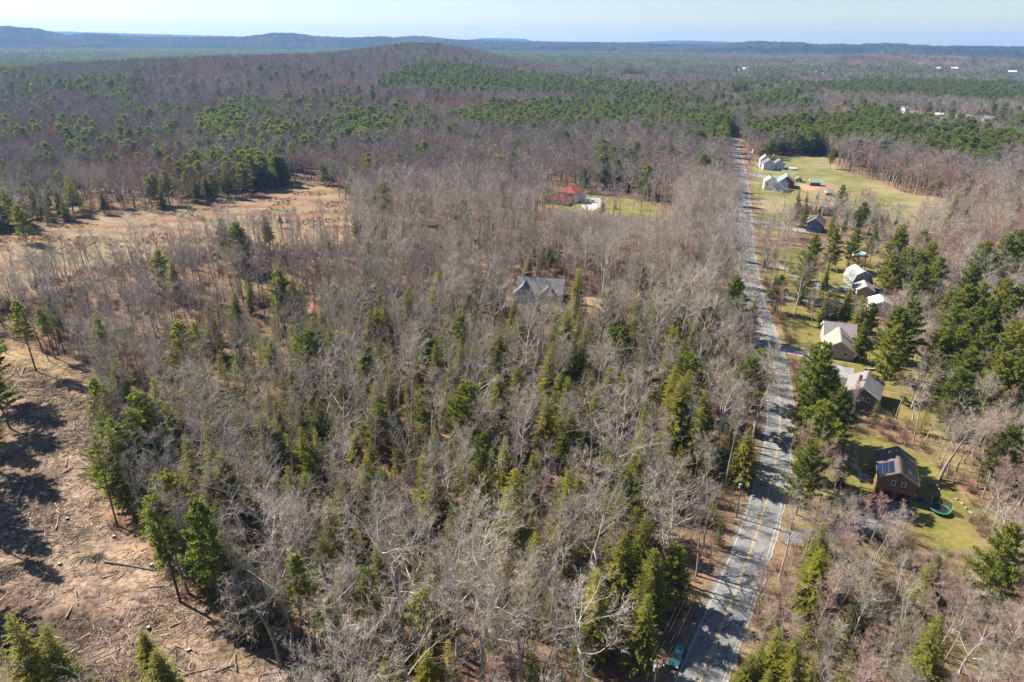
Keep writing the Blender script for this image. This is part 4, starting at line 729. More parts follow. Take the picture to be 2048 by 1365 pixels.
# vehicles
def car(name, label, loc, rz, L=4.7, W=1.85, Hh=1.68, paint_=(.03, .12, .13), van=False, sedan=False):
    """front at -y"""
    root = empty(name, (loc[0], loc[1], loc[2] if len(loc) > 2 else .09), rz, label, 'car')
    m, nt, b = new_mat('car_paint'); co = objco(nt); nt.links.new(ramp(nt, noise(nt, co, 1.2, 3), [(.3, tuple(c * .85 for c in paint_)), (.7, paint_)]), b.inputs['Base Color']); b.inputs['Roughness'].default_value = .28; b.inputs['Metallic'].default_value = .25; b.inputs['Coat Weight'].default_value = .5
    l2 = L / 2; bz = Hh * .58
    ring_y = [-l2, -l2 + .12, -l2 + .5, -l2 * .42, -l2 * .36, l2 - .5, l2 - .08, l2]
    topz = [bz * .62, bz * .86, bz * .95, bz * 1.0, bz, bz * 1.02, bz * .98, bz * .7]; wd = [.8, .92, .98, 1, 1, 1, .96, .88]
    V = []; Fq = []
    for y, tz, w in zip(ring_y, topz, wd):
        h = W / 2 * w
        V += [(-h * .92, y, .26), (-h, y, .5), (-h, y, tz * .86), (-h * .9, y, tz), (h * .9, y, tz), (h, y, tz * .86), (h, y, .5), (h * .92, y, .26)]
    for i in range(len(ring_y) - 1):
        for k in range(8): k2 = (k + 1) % 8; Fq.append((8 * i + k, 8 * i + k2, 8 * i + 8 + k2, 8 * i + 8 + k))
    Fq += [tuple(range(7, -1, -1)), tuple(range(8 * len(ring_y) - 8, 8 * len(ring_y)))]
    me = bpy.data.meshes.new('body'); me.from_pydata(V, [], Fq); me.materials.append(m); me.update(); o = link(bpy.data.objects.new('body', me), root); md = o.modifiers.new('b', 'BEVEL'); md.width = .05; md.segments = 2; md.limit_method = 'ANGLE'
    y0, y1 = (-l2 * .4, l2 - .2) if not sedan else (-l2 * .36, l2 * .62); r0, r1 = (y0 + .75, y1 - .25) if not sedan else (y0 + .75, y1 - .7)
    if van: y0 = -l2 * .72; r0 = y0 + .6
    hb_, ht_ = W / 2 * .93, W / 2 * .74
    P = lambda y, w, z: [(-w, y, z), (w, y, z)]
    a, b2, c2, d2 = P(y0, hb_, bz - .02), P(r0, ht_, Hh - .03), P(r1, ht_, Hh - .03), P(y1, hb_, bz - .02)
    cab = MB(); cab.poly([a[0], a[1], b2[1], b2[0]]); cab.poly([c2[0], c2[1], d2[1], d2[0]]); cab.poly([a[1], d2[1], c2[1], b2[1]]); cab.poly([d2[0], a[0], b2[0], c2[0]])
    cab.build('windows', M['glass'], root)
    rf = MB().slab([(-ht_ - .03, r0 - .04, Hh - .04), (ht_ + .03, r0 - .04, Hh - .04), (ht_ + .03, r1 + .04, Hh - .04), (-ht_ - .03, r1 + .04, Hh - .04)], .06); rf.build('roof', m, root, bevel=.02)
    pl = MB()
    for s in (-1, 1):
        for (ya, za, wa), (yb, zb, wb) in (((y0, bz, hb_), (r0, Hh, ht_)), ((y1, bz, hb_), (r1, Hh, ht_)), (((y0 + y1) / 2, bz, hb_), ((r0 + r1) / 2, Hh, ht_))): pl.tube([(s * (wa + .01), ya, za - .03), (s * (wb + .01), yb, zb - .03)], .045, 5)
    pl.build('pillars', m, root)
    for sx in (-1, 1):
        for y in (-l2 * .62, l2 * .6):
            t = MB().tube([(sx * (W / 2 - .2), y, .33), (sx * (W / 2 + .015), y, .33)], .33, 16).build('wheel', M['black'], root)
            MB().tube([(sx * (W / 2 - .02), y, .33), (sx * (W / 2 + .03), y, .33)], .2, 10).build('rim', plain('alloy', (.5, .5, .52), .35, .1, 3, .8), t)
        MB().box((sx * W * .36, -l2 + .1, bz * .72), (.36, .16, .16)).build('headlight', M['trim'], root)
        MB().box((sx * W * .4, l2 - .03, bz * .78), (.22, .08, .22)).build('taillight', plain('red_lens', (.3, .01, .01), .3, .1), root)
    for y in (-l2, l2): MB().box((0, y, .42), (W * .84, .12, .2)).build('bumper', M['black'], root)
    return root
i_ = int(np.argmin(np.abs(RC[:, 1] - 80.8))); ang = math.atan2(tan[i_][1], tan[i_][0]) - math.pi / 2
pc = RC[i_] + nrm[i_] * -4.5
car('parked_car', 'teal station wagon parked on the left shoulder at the bottom edge', (*pc, .09), ang, paint_=(.035, .125, .125)); EXCL.append((*pc, 6)); EXCL.append((pc[0] - 3, pc[1] - 5, 6))
car('parked_car', 'white van standing in the yard below the gambrel-roofed house', (132.3, 242.8, .05), R(-30), 5.2, 2, 2.2, (.75, .75, .75), van=True)
car('parked_car', 'white car in front of the grey garage by the pines', (137.5, 269.5, .05), R(60), 4.6, 1.8, 1.5, (.7, .7, .72), sedan=True)
car('parked_car', 'white car on the pale drive right of the red-roofed house', (50.5, 433.5, .06), R(80), 4.6, 1.8, 1.5, (.72, .72, .74), sedan=True)
car('parked_car', 'dark grey car on the pale drive nearest the red-roofed house', (47.0, 429.5, .06), R(75), 4.6, 1.8, 1.5, (.05, .055, .06), sedan=True)
car('parked_car', 'blue car under pines right of the blue house', (198.5, 351, .03), R(80), 4.7, 1.8, 1.5, (.06, .1, .2), sedan=True)
car('parked_car', 'dark blue car left of the garage doors of the brown house', (82.3, 127.0, .06), R(-20), 4.5, 1.8, 1.5, (.015, .02, .035), sedan=True)

# mailboxes
def mailbox(off, yq, label):
    i = int(np.argmin(np.abs(RC[:, 1] - yq))); p = RC[i] + nrm[i] * off; mb = empty('mailbox', (p[0], p[1], .05), math.atan2(tan[i][1], tan[i][0]), label, 'mailbox')
    MB().box((0, 0, .5), (.1, .1, 1.0)).build('post', M['black'], mb)
    MB().prism([(-.11, 1.0), (.11, 1.0), (.11, 1.16), (.07, 1.25), (-.07, 1.25), (-.11, 1.16)], -.26, .26).build('box', M['black'], mb); MB().box((.13, -.1, 1.18), (.02, .04, .16)).build('flag', plain('red_flag', (.4, .02, .02), .5, .1), mb)
mailbox(-4.6, 89, 'black mailbox on the left verge just beyond the teal car'); mailbox(4.5, 85, 'black mailbox on the right verge opposite the teal car')
bx_ = empty('basketball_hoop', (113.8, 276.5, 0), R(-20), 'white basketball backboard on a pole beside the first bend', 'hoop')
MB().tube([(0, 0, 0), (0, 0, 3.4)], .06).build('pole', M['trim'], bx_); MB().box((0, -.3, 3.3), (1.1, .05, .8)).build('backboard', M['trim'], bx_); MB().ring((0, -.62), .2, .24, 2.98, 3.02, 14).build('hoop', plain('orange_steel', (.5, .12, .02), .5, .1), bx_)

# utility poles and wires
M['pole'] = bark('creosote_pole', (.1, .085, .07), (.2, .175, .15), 3, .1)
PTOP = []
for x, y, lb in ((22.3, 74.2, 'wooden utility pole on the left verge beside the teal car'), (49.2, 120.7, 'wooden utility pole on the left verge opposite the brown house'), (76.5, 188, 'wooden utility pole on the left verge near the tan-roofed house'), (103.1, 256, 'wooden utility pole on the right verge before the first bend'), (119, 312, 'wooden utility pole on the right verge beyond the first bend'), (137, 372, 'wooden utility pole on the right verge near the blue house'), (158, 440, 'wooden utility pole on the right verge near the hedge'), (183, 522, 'wooden utility pole on the right verge near the farm')):
    i = int(np.argmin(np.abs(RC[:, 1] - y))); d0 = math.atan2(tan[i][1], tan[i][0]) - math.pi / 2
    p = empty('utility_pole', (x, y, 0), d0, lb, 'pole', 'poles along the road'); EXCL.append((x, y, 1.6))
    MB().tube([(0, 0, 0), (0, 0, 10.2)], [.17, .11]).build('pole', M['pole'], p)
    MB().box((0, 0, 9.5), (2.3, .12, .14)).build('crossarm', M['pole'], p)
    for sx in (-1.0, -.35, .35, 1.0): MB().tube([(sx, 0, 9.57), (sx, 0, 9.8)], [.07, .045], 8).build('insulator', M['trim'], p)
    MB().tube([(-.28, .1, 7.6), (-.28, .1, 8.6)], .24, 12).build('transformer', M['concrete'], p)
    PTOP.append((x, y, d0))
M['wire'] = plain('aluminium_wire', (.13, .13, .135), .5, .1, 1, .3)
for wi, (sx, z) in enumerate(((-1.0, 9.8), (-.35, 9.8), (1.0, 9.8), (0, 7.2))):
    pts = []
    for (x0, y0, a0), (x1, y1, a1) in zip(PTOP[:-1], PTOP[1:]):
        for k in range(9):
            t = k / 9; a = a0 + (a1 - a0) * t; pts.append((x0 + (x1 - x0) * t + sx * math.cos(a), y0 + (y1 - y0) * t + sx * math.sin(a), z + .02 - 4 * .7 * t * (1 - t)))
    x, y, a = PTOP[-1]; pts.append((x + sx * math.cos(a), y + sx * math.sin(a), z + .02))
    tag(MB().tube(pts, .014, 5).build('overhead_wire', M['wire']), ['left outer', 'left inner', 'right outer', 'lowest, thicker'][wi] + ' overhead wire strung between the utility poles', 'wire', 'overhead wires')

# ------------------------------------------------------------ tree models (each a trunk and a crown)
def rnd(a, b): return random.uniform(a, b)
class TM:
    def __init__(s): s.v = []; s.f3 = []; s.f4 = []; s.n = 0
    def add(s, V, f4=None, f3=None):
        V = np.asarray(V, np.float32).reshape(-1, 3)
        if f4 is not None: s.f4.append(np.asarray(f4) + s.n)
        if f3 is not None: s.f3.append(np.asarray(f3) + s.n)
        s.v.append(V); s.n += len(V)
    def tube(s, P, rad, k):
        P = np.asarray(P, float); n = len(P); T = np.gradient(P, axis=0); T /= np.linalg.norm(T, axis=1)[:, None] + 1e-9
        ref = np.array([.0, 0, 1]) if abs(T[0, 2]) < .9 else np.array([1., 0, 0])
        A = np.cross(T, ref); A /= np.linalg.norm(A, axis=1)[:, None] + 1e-9; B = np.cross(T, A)
        t = 2 * np.pi * np.arange(k) / k
        V = P[:, None, :] + np.asarray(rad)[:, None, None] * (np.cos(t)[None, :, None] * A[:, None, :] + np.sin(t)[None, :, None] * B[:, None, :])
        i = np.arange(n - 1)[:, None] * k; j = np.arange(k)[None, :]; j2 = (j + 1) % k
        s.add(V.reshape(-1, 3), np.stack([i + j, i + j2, i + k + j2, i + k + j], -1).reshape(-1, 4))
    def blades(s, P, D, L, Wd, rg):
        """long thin triangles: start, direction, length, width at the base"""
        n = len(P); side = np.cross(D, rg.normal(size=(n, 3))); side /= np.linalg.norm(side, axis=1)[:, None] + 1e-9
        V = np.stack([P - side * (Wd / 2)[:, None], P + side * (Wd / 2)[:, None], P + D * L[:, None]], 1)
        s.add(V.reshape(-1, 3), None, np.arange(3 * n).reshape(-1, 3))
    def sprays(s, P, D, L, Wd, rg, flat=.0):
        """needle sprays: kite-shaped quads"""
        n = len(P); up_ = rg.normal(size=(n, 3)) * (1 - flat) + np.array([0, 0, 1.]) * flat
        side = np.cross(D, up_); side /= np.linalg.norm(side, axis=1)[:, None] + 1e-9
        mid = P + D * (L * .55)[:, None]
        V = np.stack([P, mid + side * (Wd / 2)[:, None], P + D * L[:, None], mid - side * (Wd / 2)[:, None]], 1)
        s.add(V.reshape(-1, 3), np.arange(4 * n).reshape(-1, 4))
    def data(s):
        return np.concatenate(s.v), (np.concatenate(s.f4) if s.f4 else np.zeros((0, 4), int)), (np.concatenate(s.f3) if s.f3 else np.zeros((0, 3), int))
def unit(v): return v / (np.linalg.norm(v) + 1e-9)
def path(p, d, L, n, wob, trop, rg):
    P = [np.array(p, float)]; d = unit(np.array(d, float))
    for i in range(n):
        d = unit(d + rg.normal(size=3) * wob + np.array([0, 0, trop])); P.append(P[-1] + d * L / n)
    return np.array(P), d
def side_dir(d, ang, rg, flatten=0):
    a = unit(np.cross(d, rg.normal(size=3))); return unit(np.cos(ang) * d + np.sin(ang) * a)
def bare_tree(seed, h=20., bole=.42, nl=11, spread=.33, thin=1.0, twig=1.0, lean=.04, r0=.26, ang=(38, 62)):
    rg = np.random.default_rng(seed); T = TM(); C = TM()
    P, d = path((0, 0, -.3), (rg.normal() * lean, rg.normal() * lean, 1), h * .93, 10, .045, .03, rg)
    rr_ = r0 * (1 - np.linspace(0, 1, 11) ** 1.1 * .93); rr_[0] *= 1.35
    T.tube(P, rr_, 7)
    S0 = []; D0 = []; ln0 = []
    az0 = rg.random() * 6.28
    for i in range(nl):
        t = bole + (1 - bole) * (i + rg.random() * .6) / nl; t = min(t, .985)
        q = t * 10; k = int(q); p = P[k] + (P[min(k + 1, 10)] - P[k]) * (q - k); rt_ = np.interp(q, np.arange(11), rr_)
        az0 += 2.4 + rg.normal() * .4; a = R(rg.uniform(*ang)) * (1.15 - .5 * (t - bole) / (1 - bole))
        dr = unit(np.array([math.sin(a) * math.cos(az0), math.sin(a) * math.sin(az0), math.cos(a)]))
        rel = (t - bole) / (1 - bole)
        L = h * spread * (1.0 - .55 * rel ** 1.3) * rg.uniform(.75, 1.2) * (.7 + .3 * min(1, rel * 5))
        P1, d1 = path(p, dr, L, 6, .13, .06, rg); r1 = min(rt_ * .62, .014 * L + .03) * (1 - np.linspace(0, 1, 7) * .85)
        T.tube(P1, r1, 5)
        for j in range(int(rg.integers(7, 10))):
            tt = rg.uniform(.22, 1.0) * 6; kk_ = min(int(tt), 5); pp = P1[kk_] + (P1[kk_ + 1] - P1[kk_]) * (tt - kk_)
            dd = side_dir(unit(P1[kk_ + 1] - P1[kk_]), R(rg.uniform(25, 60)), rg); L2 = L * rg.uniform(.3, .52)
            P2, d2 = path(pp, dd, L2, 4, .15, .09, rg); C.tube(P2, max(.012, np.interp(tt, np.arange(7), r1) * .5) * (1 - np.linspace(0, 1, 5) * .85), 3)
            for m_ in range(int(8 * twig)):
                t3 = rg.uniform(.1, 1.0) * 4; k3 = min(int(t3), 3); S0.append(P2[k3] + (P2[k3 + 1] - P2[k3]) * (t3 - k3)); D0.append(side_dir(unit(P2[k3 + 1] - P2[k3]), R(rg.uniform(15, 55)), rg)); ln0.append(L2 * rg.uniform(.35, .7))
    S0 = np.array(S0); D0 = np.array(D0) + np.array([0, 0, .25]); D0 /= np.linalg.norm(D0, axis=1)[:, None]; ln0 = np.array(ln0)
    C.blades(S0, D0, ln0, .034 * thin * np.ones(len(S0)), rg)
    k = int(6 * twig); S1 = np.repeat(S0, k, 0); D1 = np.repeat(D0, k, 0); L1_ = np.repeat(ln0, k); t = rg.uniform(.1, .95, len(S1))
    S1 = S1 + D1 * (L1_ * t)[:, None]; D1 = D1 + rg.normal(size=D1.shape) * .55; D1 /= np.linalg.norm(D1, axis=1)[:, None]
    C.blades(S1, D1, L1_ * rg.uniform(.3, .6, len(S1)), .021 * thin * np.ones(len(S1)), rg)
    return T, C
def conifer(seed, h=20., r=3.2, base=.25, form='hemlock', dens=1.0, trunk=.24, big=1.0):
    rg = np.random.default_rng(seed); T = TM(); C = TM()
    P, _ = path((0, 0, -.3), (rg.normal() * .015, rg.normal() * .015, 1), h, 8, .012, .02, rg); T.tube(P, trunk * (1 - np.linspace(0, 1, 9) * .93), 7)
    pine = form == 'pine'; z = h * base; step = (.85 if pine else .5) * (1 if big == 1 else 1.35); az0 = rg.random() * 6
    while z < h * .985:
        t = (z / h - base) / (1 - base); q = z / h * 8; k = min(int(q), 7); p = P[k] + (P[k + 1] - P[k]) * (q - k)
        nb = int(rg.integers(4, 7)) if pine else int(rg.integers(6, 9)); az0 += rg.random()
        if form == 'young': nb = int(rg.integers(4, 7))
        for i in range(nb):
            a = az0 + 6.283 * i / nb + rg.normal() * .2
            if pine: L = r * (1 - t) ** .55 * rg.uniform(.5, 1.1) * (.7 + .3 * min(1, t * 4)); el = R(rg.uniform(-2, 22) + 25 * t)
            elif form == 'spruce': L = r * (1 - t) ** 1.0 * rg.uniform(.85, 1.08); el = R(-14 + 35 * t)
            elif form == 'arbor': L = r * min(1, (1 - t) ** .6 * 1.3) * rg.uniform(.85, 1.05); el = R(35 + 25 * t)
            elif form == 'young': L = r * (1 - t) ** .75 * rg.uniform(.45, 1.15); el = R(rg.uniform(-15, 12) + 20 * t)
            else: L = r * (1 - t) ** .7 * rg.uniform(.5, 1.15); el = R(rg.uniform(-12, 8) + 22 * t)
            if L < .15: L = .15
            d = np.array([math.cos(a) * math.cos(el), math.sin(a) * math.cos(el), math.sin(el)])
            n = 4; Pb, _ = path(p, d, L, n, .06, .05 if pine else -.05 if form in ('hemlock', 'young') else 0, rg)
            if L > .8: C_t = .02 + .008 * L; T.tube(Pb, C_t * (1 - np.linspace(0, 1, n + 1) * .85), 3)
            ns = max(4, int((7 if pine else 8.5) * L * dens))
            u = (rg.random(ns) ** (.75 if pine else .8)) * .86 + .14 if not pine else .3 + .7 * rg.random(ns)
            w = u * n; kk_ = np.minimum(w.astype(int), n - 1); S = Pb[kk_] + (Pb[kk_ + 1] - Pb[kk_]) * (w - kk_)[:, None]; bd = unit(Pb[-1] - Pb[0])
            sd = np.cross(bd, [0, 0, 1.]); sd = unit(sd); sgn = np.where(rg.random(ns) < .5, -1, 1)
            if pine:
                S = S + sd[None] * (sgn * rg.random(ns) * .28 * L * (1.1 - u))[:, None]
                for rep in range(3):
                    D = bd[None] * .5 + rg.normal(size=(ns, 3)) * .6 + np.array([0, 0, .35]); D /= np.linalg.norm(D, axis=1)[:, None]
                    C.sprays(S, D, rg.uniform(.36, .72, ns) * big, rg.uniform(.11, .22, ns) * big, rg, .45)
            else:
                lat = L * .42 * (1.12 - u)
                D = sd[None] * (sgn * rg.uniform(.5, 1.1, ns))[:, None] + bd[None] * rg.uniform(.4, 1.0, ns)[:, None] + rg.normal(size=(ns, 3)) * .22 + np.array([0, 0, -.18 if form != 'arbor' else .5]); D /= np.linalg.norm(D, axis=1)[:, None]
                ll = big * np.maximum(.24, lat * rg.uniform(.4, 1.1, ns)) * (.8 if big == 1 else 1); C.sprays(S, D, ll, ll * rg.uniform(.32, .5, ns), rg, .8)
                D2 = D + rg.normal(size=D.shape) * .5; D2 /= np.linalg.norm(D2, axis=1)[:, None]
                C.sprays(S + D * (ll * .4)[:, None], D2, ll * .75, ll * .36, rg, .6)
        z += step * rg.uniform(.8, 1.2) * (1 if pine else (1 - .35 * t))
    if not pine and form != 'arbor':     # bare dead twigs on the lower bole
        n = 40; zz = rg.uniform(.06, base + .08, n) * h; a = rg.random(n) * 6.28; S = np.stack([0 * zz, 0 * zz, zz], 1); D = np.stack([np.cos(a), np.sin(a), rg.normal(size=n) * .15], 1)
        T.blades(S, D, rg.uniform(.6, 1.9, n), .045 * np.ones(n), rg)
    return T, C
def shrub(seed, h=2.2):
    rg = np.random.default_rng(seed); C = TM(); n = 55
    S = np.stack([rg.normal(size=n) * .35, rg.normal(size=n) * .35, np.zeros(n)], 1); D = np.stack([rg.normal(size=n) * .45, rg.normal(size=n) * .45, np.ones(n)], 1); D /= np.linalg.norm(D, axis=1)[:, None]; L = h * rg.uniform(.5, 1.1, n)
    C.blades(S, D, L, .045 * np.ones(n), rg)
    S1 = np.repeat(S, 7, 0) + np.repeat(D * L[:, None], 7, 0) * rg.uniform(.25, .95, n * 7)[:, None]; D1 = np.repeat(D, 7, 0) + rg.normal(size=(n * 7, 3)) * .6; D1 /= np.linalg.norm(D1, axis=1)[:, None]
    C.blades(S1, D1, rg.uniform(.3, .8, n * 7) * h * .4, .028 * np.ones(n * 7), rg)
    return C
PROTO = {}           # kind -> list of (trunk mesh, crown mesh, joined object, model height)
def reg(kind, TC, tm, cm, h):
    T, C = TC; i = len(PROTO.setdefault(kind, []))
    vt, t4, t3 = T.data(); vc, c4, c3 = C.data()
    mt = mesh_np('trunk', vt, [t4, t3], [tm], smooth=True); mc = mesh_np('crown', vc, [c4, c3], [cm])
    o = len(vt); mj = mesh_np('tree', np.concatenate([vt, vc]), [t4, t3, c4 + o, c3 + o], [tm, cm], np.concatenate([np.zeros(len(t4) + len(t3)), np.ones(len(c4) + len(c3))]))
    PROTO[kind].append((mt, mc, bpy.data.objects.new('%s_model_%02d' % (kind, i), mj), h))
for s in range(5): reg('oak', bare_tree(100 + s, 20, [.38, .45, .33, .5, .4][s], [11, 12, 10, 11, 13][s], [.36, .32, .4, .33, .3][s], .95, 1.0, .05, .27), M['bark_pale' if s % 2 == 0 else 'bark_grey'], M['twig_grey' if s % 2 == 0 else 'twig_tan'], 20)
for s in range(4): reg('tall', bare_tree(200 + s, 20, [.5, .55, .42, .48][s], [12, 11, 13, 12][s], [.22, .2, .24, .26][s], .92, .9, .04, .2, (28, 52)), M['bark_grey'], M['twig_tan' if s % 2 else 'twig_grey'], 20)
for s in range(2): reg('thin', bare_tree(250 + s, 20, .5, 10, .15, .9, .6, .05, .15, (25, 50)), M['bark_dark'], M['twig_grey'], 20)
for s in range(4): reg('maple', bare_tree(300 + s, 20, [.35, .4, .3, .45][s], 12, [.3, .27, .33, .28][s], 1.1, 1.05, .05, .2, (25, 50)), M['bark_grey'], M['twig_red'], 20)
for s in range(2): reg('birch', bare_tree(350 + s, 20, .38, 9, .2, .9, .6, .12, .2, (18, 40)), M['bark_birch'], M['twig_tan'], 20)
for s in range(5): reg('pine', conifer(400 + s, 20, [6.0, 6.6, 5.4, 6.0, 5.0][s], [.18, .26, .14, .34, .26][s], 'pine', 2.3), M['bark_dark'], M['pine'], 20)
for s in range(2): reg('slim', conifer(440 + s, 20, 2.9, [.42, .5][s], 'pine', 2.2, .22), M['bark_dark'], M['pine'], 20)
for s in range(5): reg('hemlock', conifer(450 + s, 20, [4.4, 4.9, 3.9, 4.5, 3.6][s], [.18, .26, .12, .34, .2][s], 'hemlock', 2.1), M['bark_dark'], M['hemlock'], 20)
for s in range(3): reg('young', conifer(500 + s, 12, [3.2, 2.8, 3.5][s], .12, 'young', .8, .13), M['bark_dark'], M['young'], 12)
reg('spruce', conifer(550, 12, 2.7, .06, 'spruce', 1.3, .16), M['bark_dark'], M['spruce'], 12)
reg('arbor', conifer(560, 6, 1.1, .03, 'arbor', 3.2, .1), M['bark_dark'], M['arbor'], 6)
# plainer models of the same trees for the middle distance
for s in range(3): reg('far_oak', bare_tree(800 + s, 20, [.4, .34, .45][s], 9, [.36, .38, .33][s], 3.4, .6, .05, .27), M['bark_grey'], M['twig_far'], 20)
for s in range(2): reg('far_beech', bare_tree(810 + s, 20, [.36, .42][s], 9, [.36, .34][s], 3.4, .6, .05, .25), M['bark_grey'], M['twig_far_tan'], 20)
for s in range(2): reg('far_tall', bare_tree(820 + s, 20, [.45, .4][s], 10, .25, 3.2, .58, .04, .2, (28, 52)), M['bark_dark'], M['twig_far'], 20)
for s in range(2): reg('far_maple', bare_tree(840 + s, 20, .36, 10, .3, 3.4, .6, .05, .2, (25, 50)), M['bark_dark'], M['twig_far_red'], 20)
for s in range(3): reg('far_pine', conifer(860 + s, 20, [5.6, 6.2, 5.0][s], .2, 'pine', .5, .24, 2.3), M['bark_dark'], M['pine_far'], 20)
for s in range(2): reg('far_hemlock', conifer(880 + s, 20, [4.4, 3.8][s], .18, 'hemlock', .5, .24, 1.5), M['bark_dark'], M['hemlock'], 20)
SHR = []
for s in range(3):
    v, f4, f3 = shrub(600 + s).data(); SHR.append(bpy.data.objects.new('shrub_model_%02d' % s, mesh_np('shrub', v, [f4, f3], [M['shrub']])))

# ------------------------------------------------------------ where trees stand
def cam_px(x, y, z):
    vx, vy, vz = x, y, z - CAM_H; dp = vx * fw.x + vy * fw.y + vz * fw.z
    return 1024 + 1365 * (vx * rt.x + vy * rt.y + vz * rt.z) / dp, 682.5 - 1365 * (vx * up.x + vy * up.y + vz * up.z) / dp, dp
TREES = []            # kind, x, y, height
used_xy = []
KM = {'h': 'hemlock', 'p': 'pine', 's': 'spruce', 'y': 'young', 'q': 'slim', 'o': 'oak', 'b': 'tall', 't': 'thin', 'r': 'maple', 'w': 'birch'}
for k, x, y, h in CONIFERS:
    if road_dist(np.array([x]), np.array([y]))[0] < 5.5 and y < 700: x = float(road_x(y)) + (7.5 if x > road_x(y) else -7.5)
    TREES.append((KM[k], x, y, h)); used_xy.append((x, y, 2.2 if k != 'y' else 1.5))
for k, x, y, h in BARE: TREES.append((KM[k], x, y, h)); used_xy.append((x, y, 3.0))
n_pick = len(TREES)
def pmap(x, y, maps, default):
    p = np.full(x.shape, default, float)
    for v, P in maps: p[inpoly(x, y, P)] = v
    return p
def scatter(y0, y1, cell, seed):
    rg = np.random.default_rng(seed); X = []; Y = []
    ys = np.arange(y0, y1, cell)
    for yv in ys:
        w = .84 * yv + 70; xs = np.arange(-w, w, cell); X.append(xs); Y.append(np.full(len(xs), yv))
    X = np.concatenate(X); Y = np.concatenate(Y); n = len(X)
    return X + (rg.random(n) - .5) * cell * .95, Y + (rg.random(n) - .5) * cell * .95, rg
def keep_mask(x, y, rg, near):
    ok = road_dist(x, y) > 5.2 if near else np.ones(len(x), bool)
    if not near: ok &= ~((np.abs(x - road_x(y)) < 9) & (y < 760))
    wx = x + 5 * (fbm(x / 12, y / 12, 61) - .5); wy = y + 5 * (fbm(x / 12, y / 12, 62) - .5)
    strip_ = inpoly(x, y, STRIP)
    ok &= ~(inpoly(wx, wy, CLEARING) & ~strip_); ok &= ~(inpoly(wx, wy, FIELD) & ~strip_)
    for n, P in LAWN.items():
        inside = inpoly(wx, wy, P); ok &= ~(inside & (rg.random(len(x)) > (.4 if n in ('tan', 'gambrel') else 0)))
    for n, P in DIRT.items(): ok &= ~(inpoly(wx, wy, P) & (rg.random(len(x)) > .12))
    for n, P in DRIVE.items(): ok &= ~inpoly(x, y, P)
    for cx_, cy_, r_ in EXCL: ok &= np.hypot(x - cx_, y - cy_) > r_ + 1.2
    for cx_, cy_, r_, dp in FARCLR:
        u_ = np.array([cx_, cy_]) / math.hypot(cx_, cy_); al = (cx_ - x) * u_[0] + (cy_ - y) * u_[1]; la = np.abs((x - cx_) * u_[1] - (y - cy_) * u_[0])
        ok &= ~((al > -25) & (al < dp) & (la < r_))
    return ok
STRIP = [(-185, 215), (-150, 205), (-118, 195), (-95, 178), (-80, 160), (-70, 200), (-60, 260), (-70, 330), (-95, 345), (-140, 330), (-175, 300), (-200, 270)]
STRIP = inpoly and STRIP
def spots(y0, y1, cell, seed, near):
    x, y, rg = scatter(y0, y1, cell, seed); ok = keep_mask(x, y, rg, near)
    x, y = x[ok], y[ok]
    if near:
        for cx_, cy_, r_ in used_xy:
            k = np.hypot(x - cx_, y - cy_) > r_; x, y = x[k], y[k]
    return x, y, rg
# low or no growth in front of the houses that stand in gaps of the wood
def clear_view(x, y, h):
    px, py, d = cam_px(x, y, h); bx_, by_, _ = cam_px(x, y, 0)
    if 1015 < px < 1145 and 195 < y < 252 and py < 600:
        if random.random() < .62: return 0
        h = min(h, 15)
    for x0, x1, yb, ymax, hmin in ((1085, 1218, 418, 425, 7), (1218, 1330, 428, 425, 7), (1735, 1850, 1010, 131, 5), (1850, 1960, 1100, 122, 5), (1640, 1738, 715, 206, 6), (1680, 1762, 600, 266, 6), (1600, 1662, 474, 362, 6), (1500, 1640, 392, 470, 6), (1690, 1775, 825, 168, 6)  , (1322, 1480, 1390, 92, 5)):
        w = h * .22 * 1365 / d
        if x0 - w < px < x1 + w and y < ymax and py < yb and by_ > yb - 30:
            h2 = h
            while h2 > hmin and cam_px(x, y, h2)[1] < yb: h2 *= .9
            if h2 <= hmin: return 0 if random.random() > {1085: .55, 1218: .6, 1690: .5}.get(x0, 0) else h * .85
            h = h2
    return h
# near wood
x, y, rg = spots(56, 430, 5.7, 1, True)
right = x > road_x(y)
yard = right & (x < road_x(y) + 70) & (y > 125) & (y < 460)
strip_ = inpoly(x, y, STRIP)
keep = np.where(yard, rg.random(len(x)) < .95, np.where(strip_, rg.random(len(x)) < .72, rg.random(len(x)) < np.clip(.52 + 1.5 * (fbm(x / 22, y / 22, 83) - .25), .58, 1)))
x, y = x[keep], y[keep]; right = right[keep]; strip_ = strip_[keep]
pc_ = pmap(x, y, PINEP, .07); pc_ = np.where((x < road_x(y) - 6) & (y < 235) & (x > -105), .43, pc_); pr_ = pmap(x, y, REDP, .08); pr_ = np.where(right, np.maximum(pr_, .26), pr_)
pr_ = np.clip(pr_ + .5 * (fbm(x / 30, y / 30, 91) - .5), 0, .9)
u = rg.random(len(x)); u2 = rg.random(len(x)); hh = rg.random(len(x))
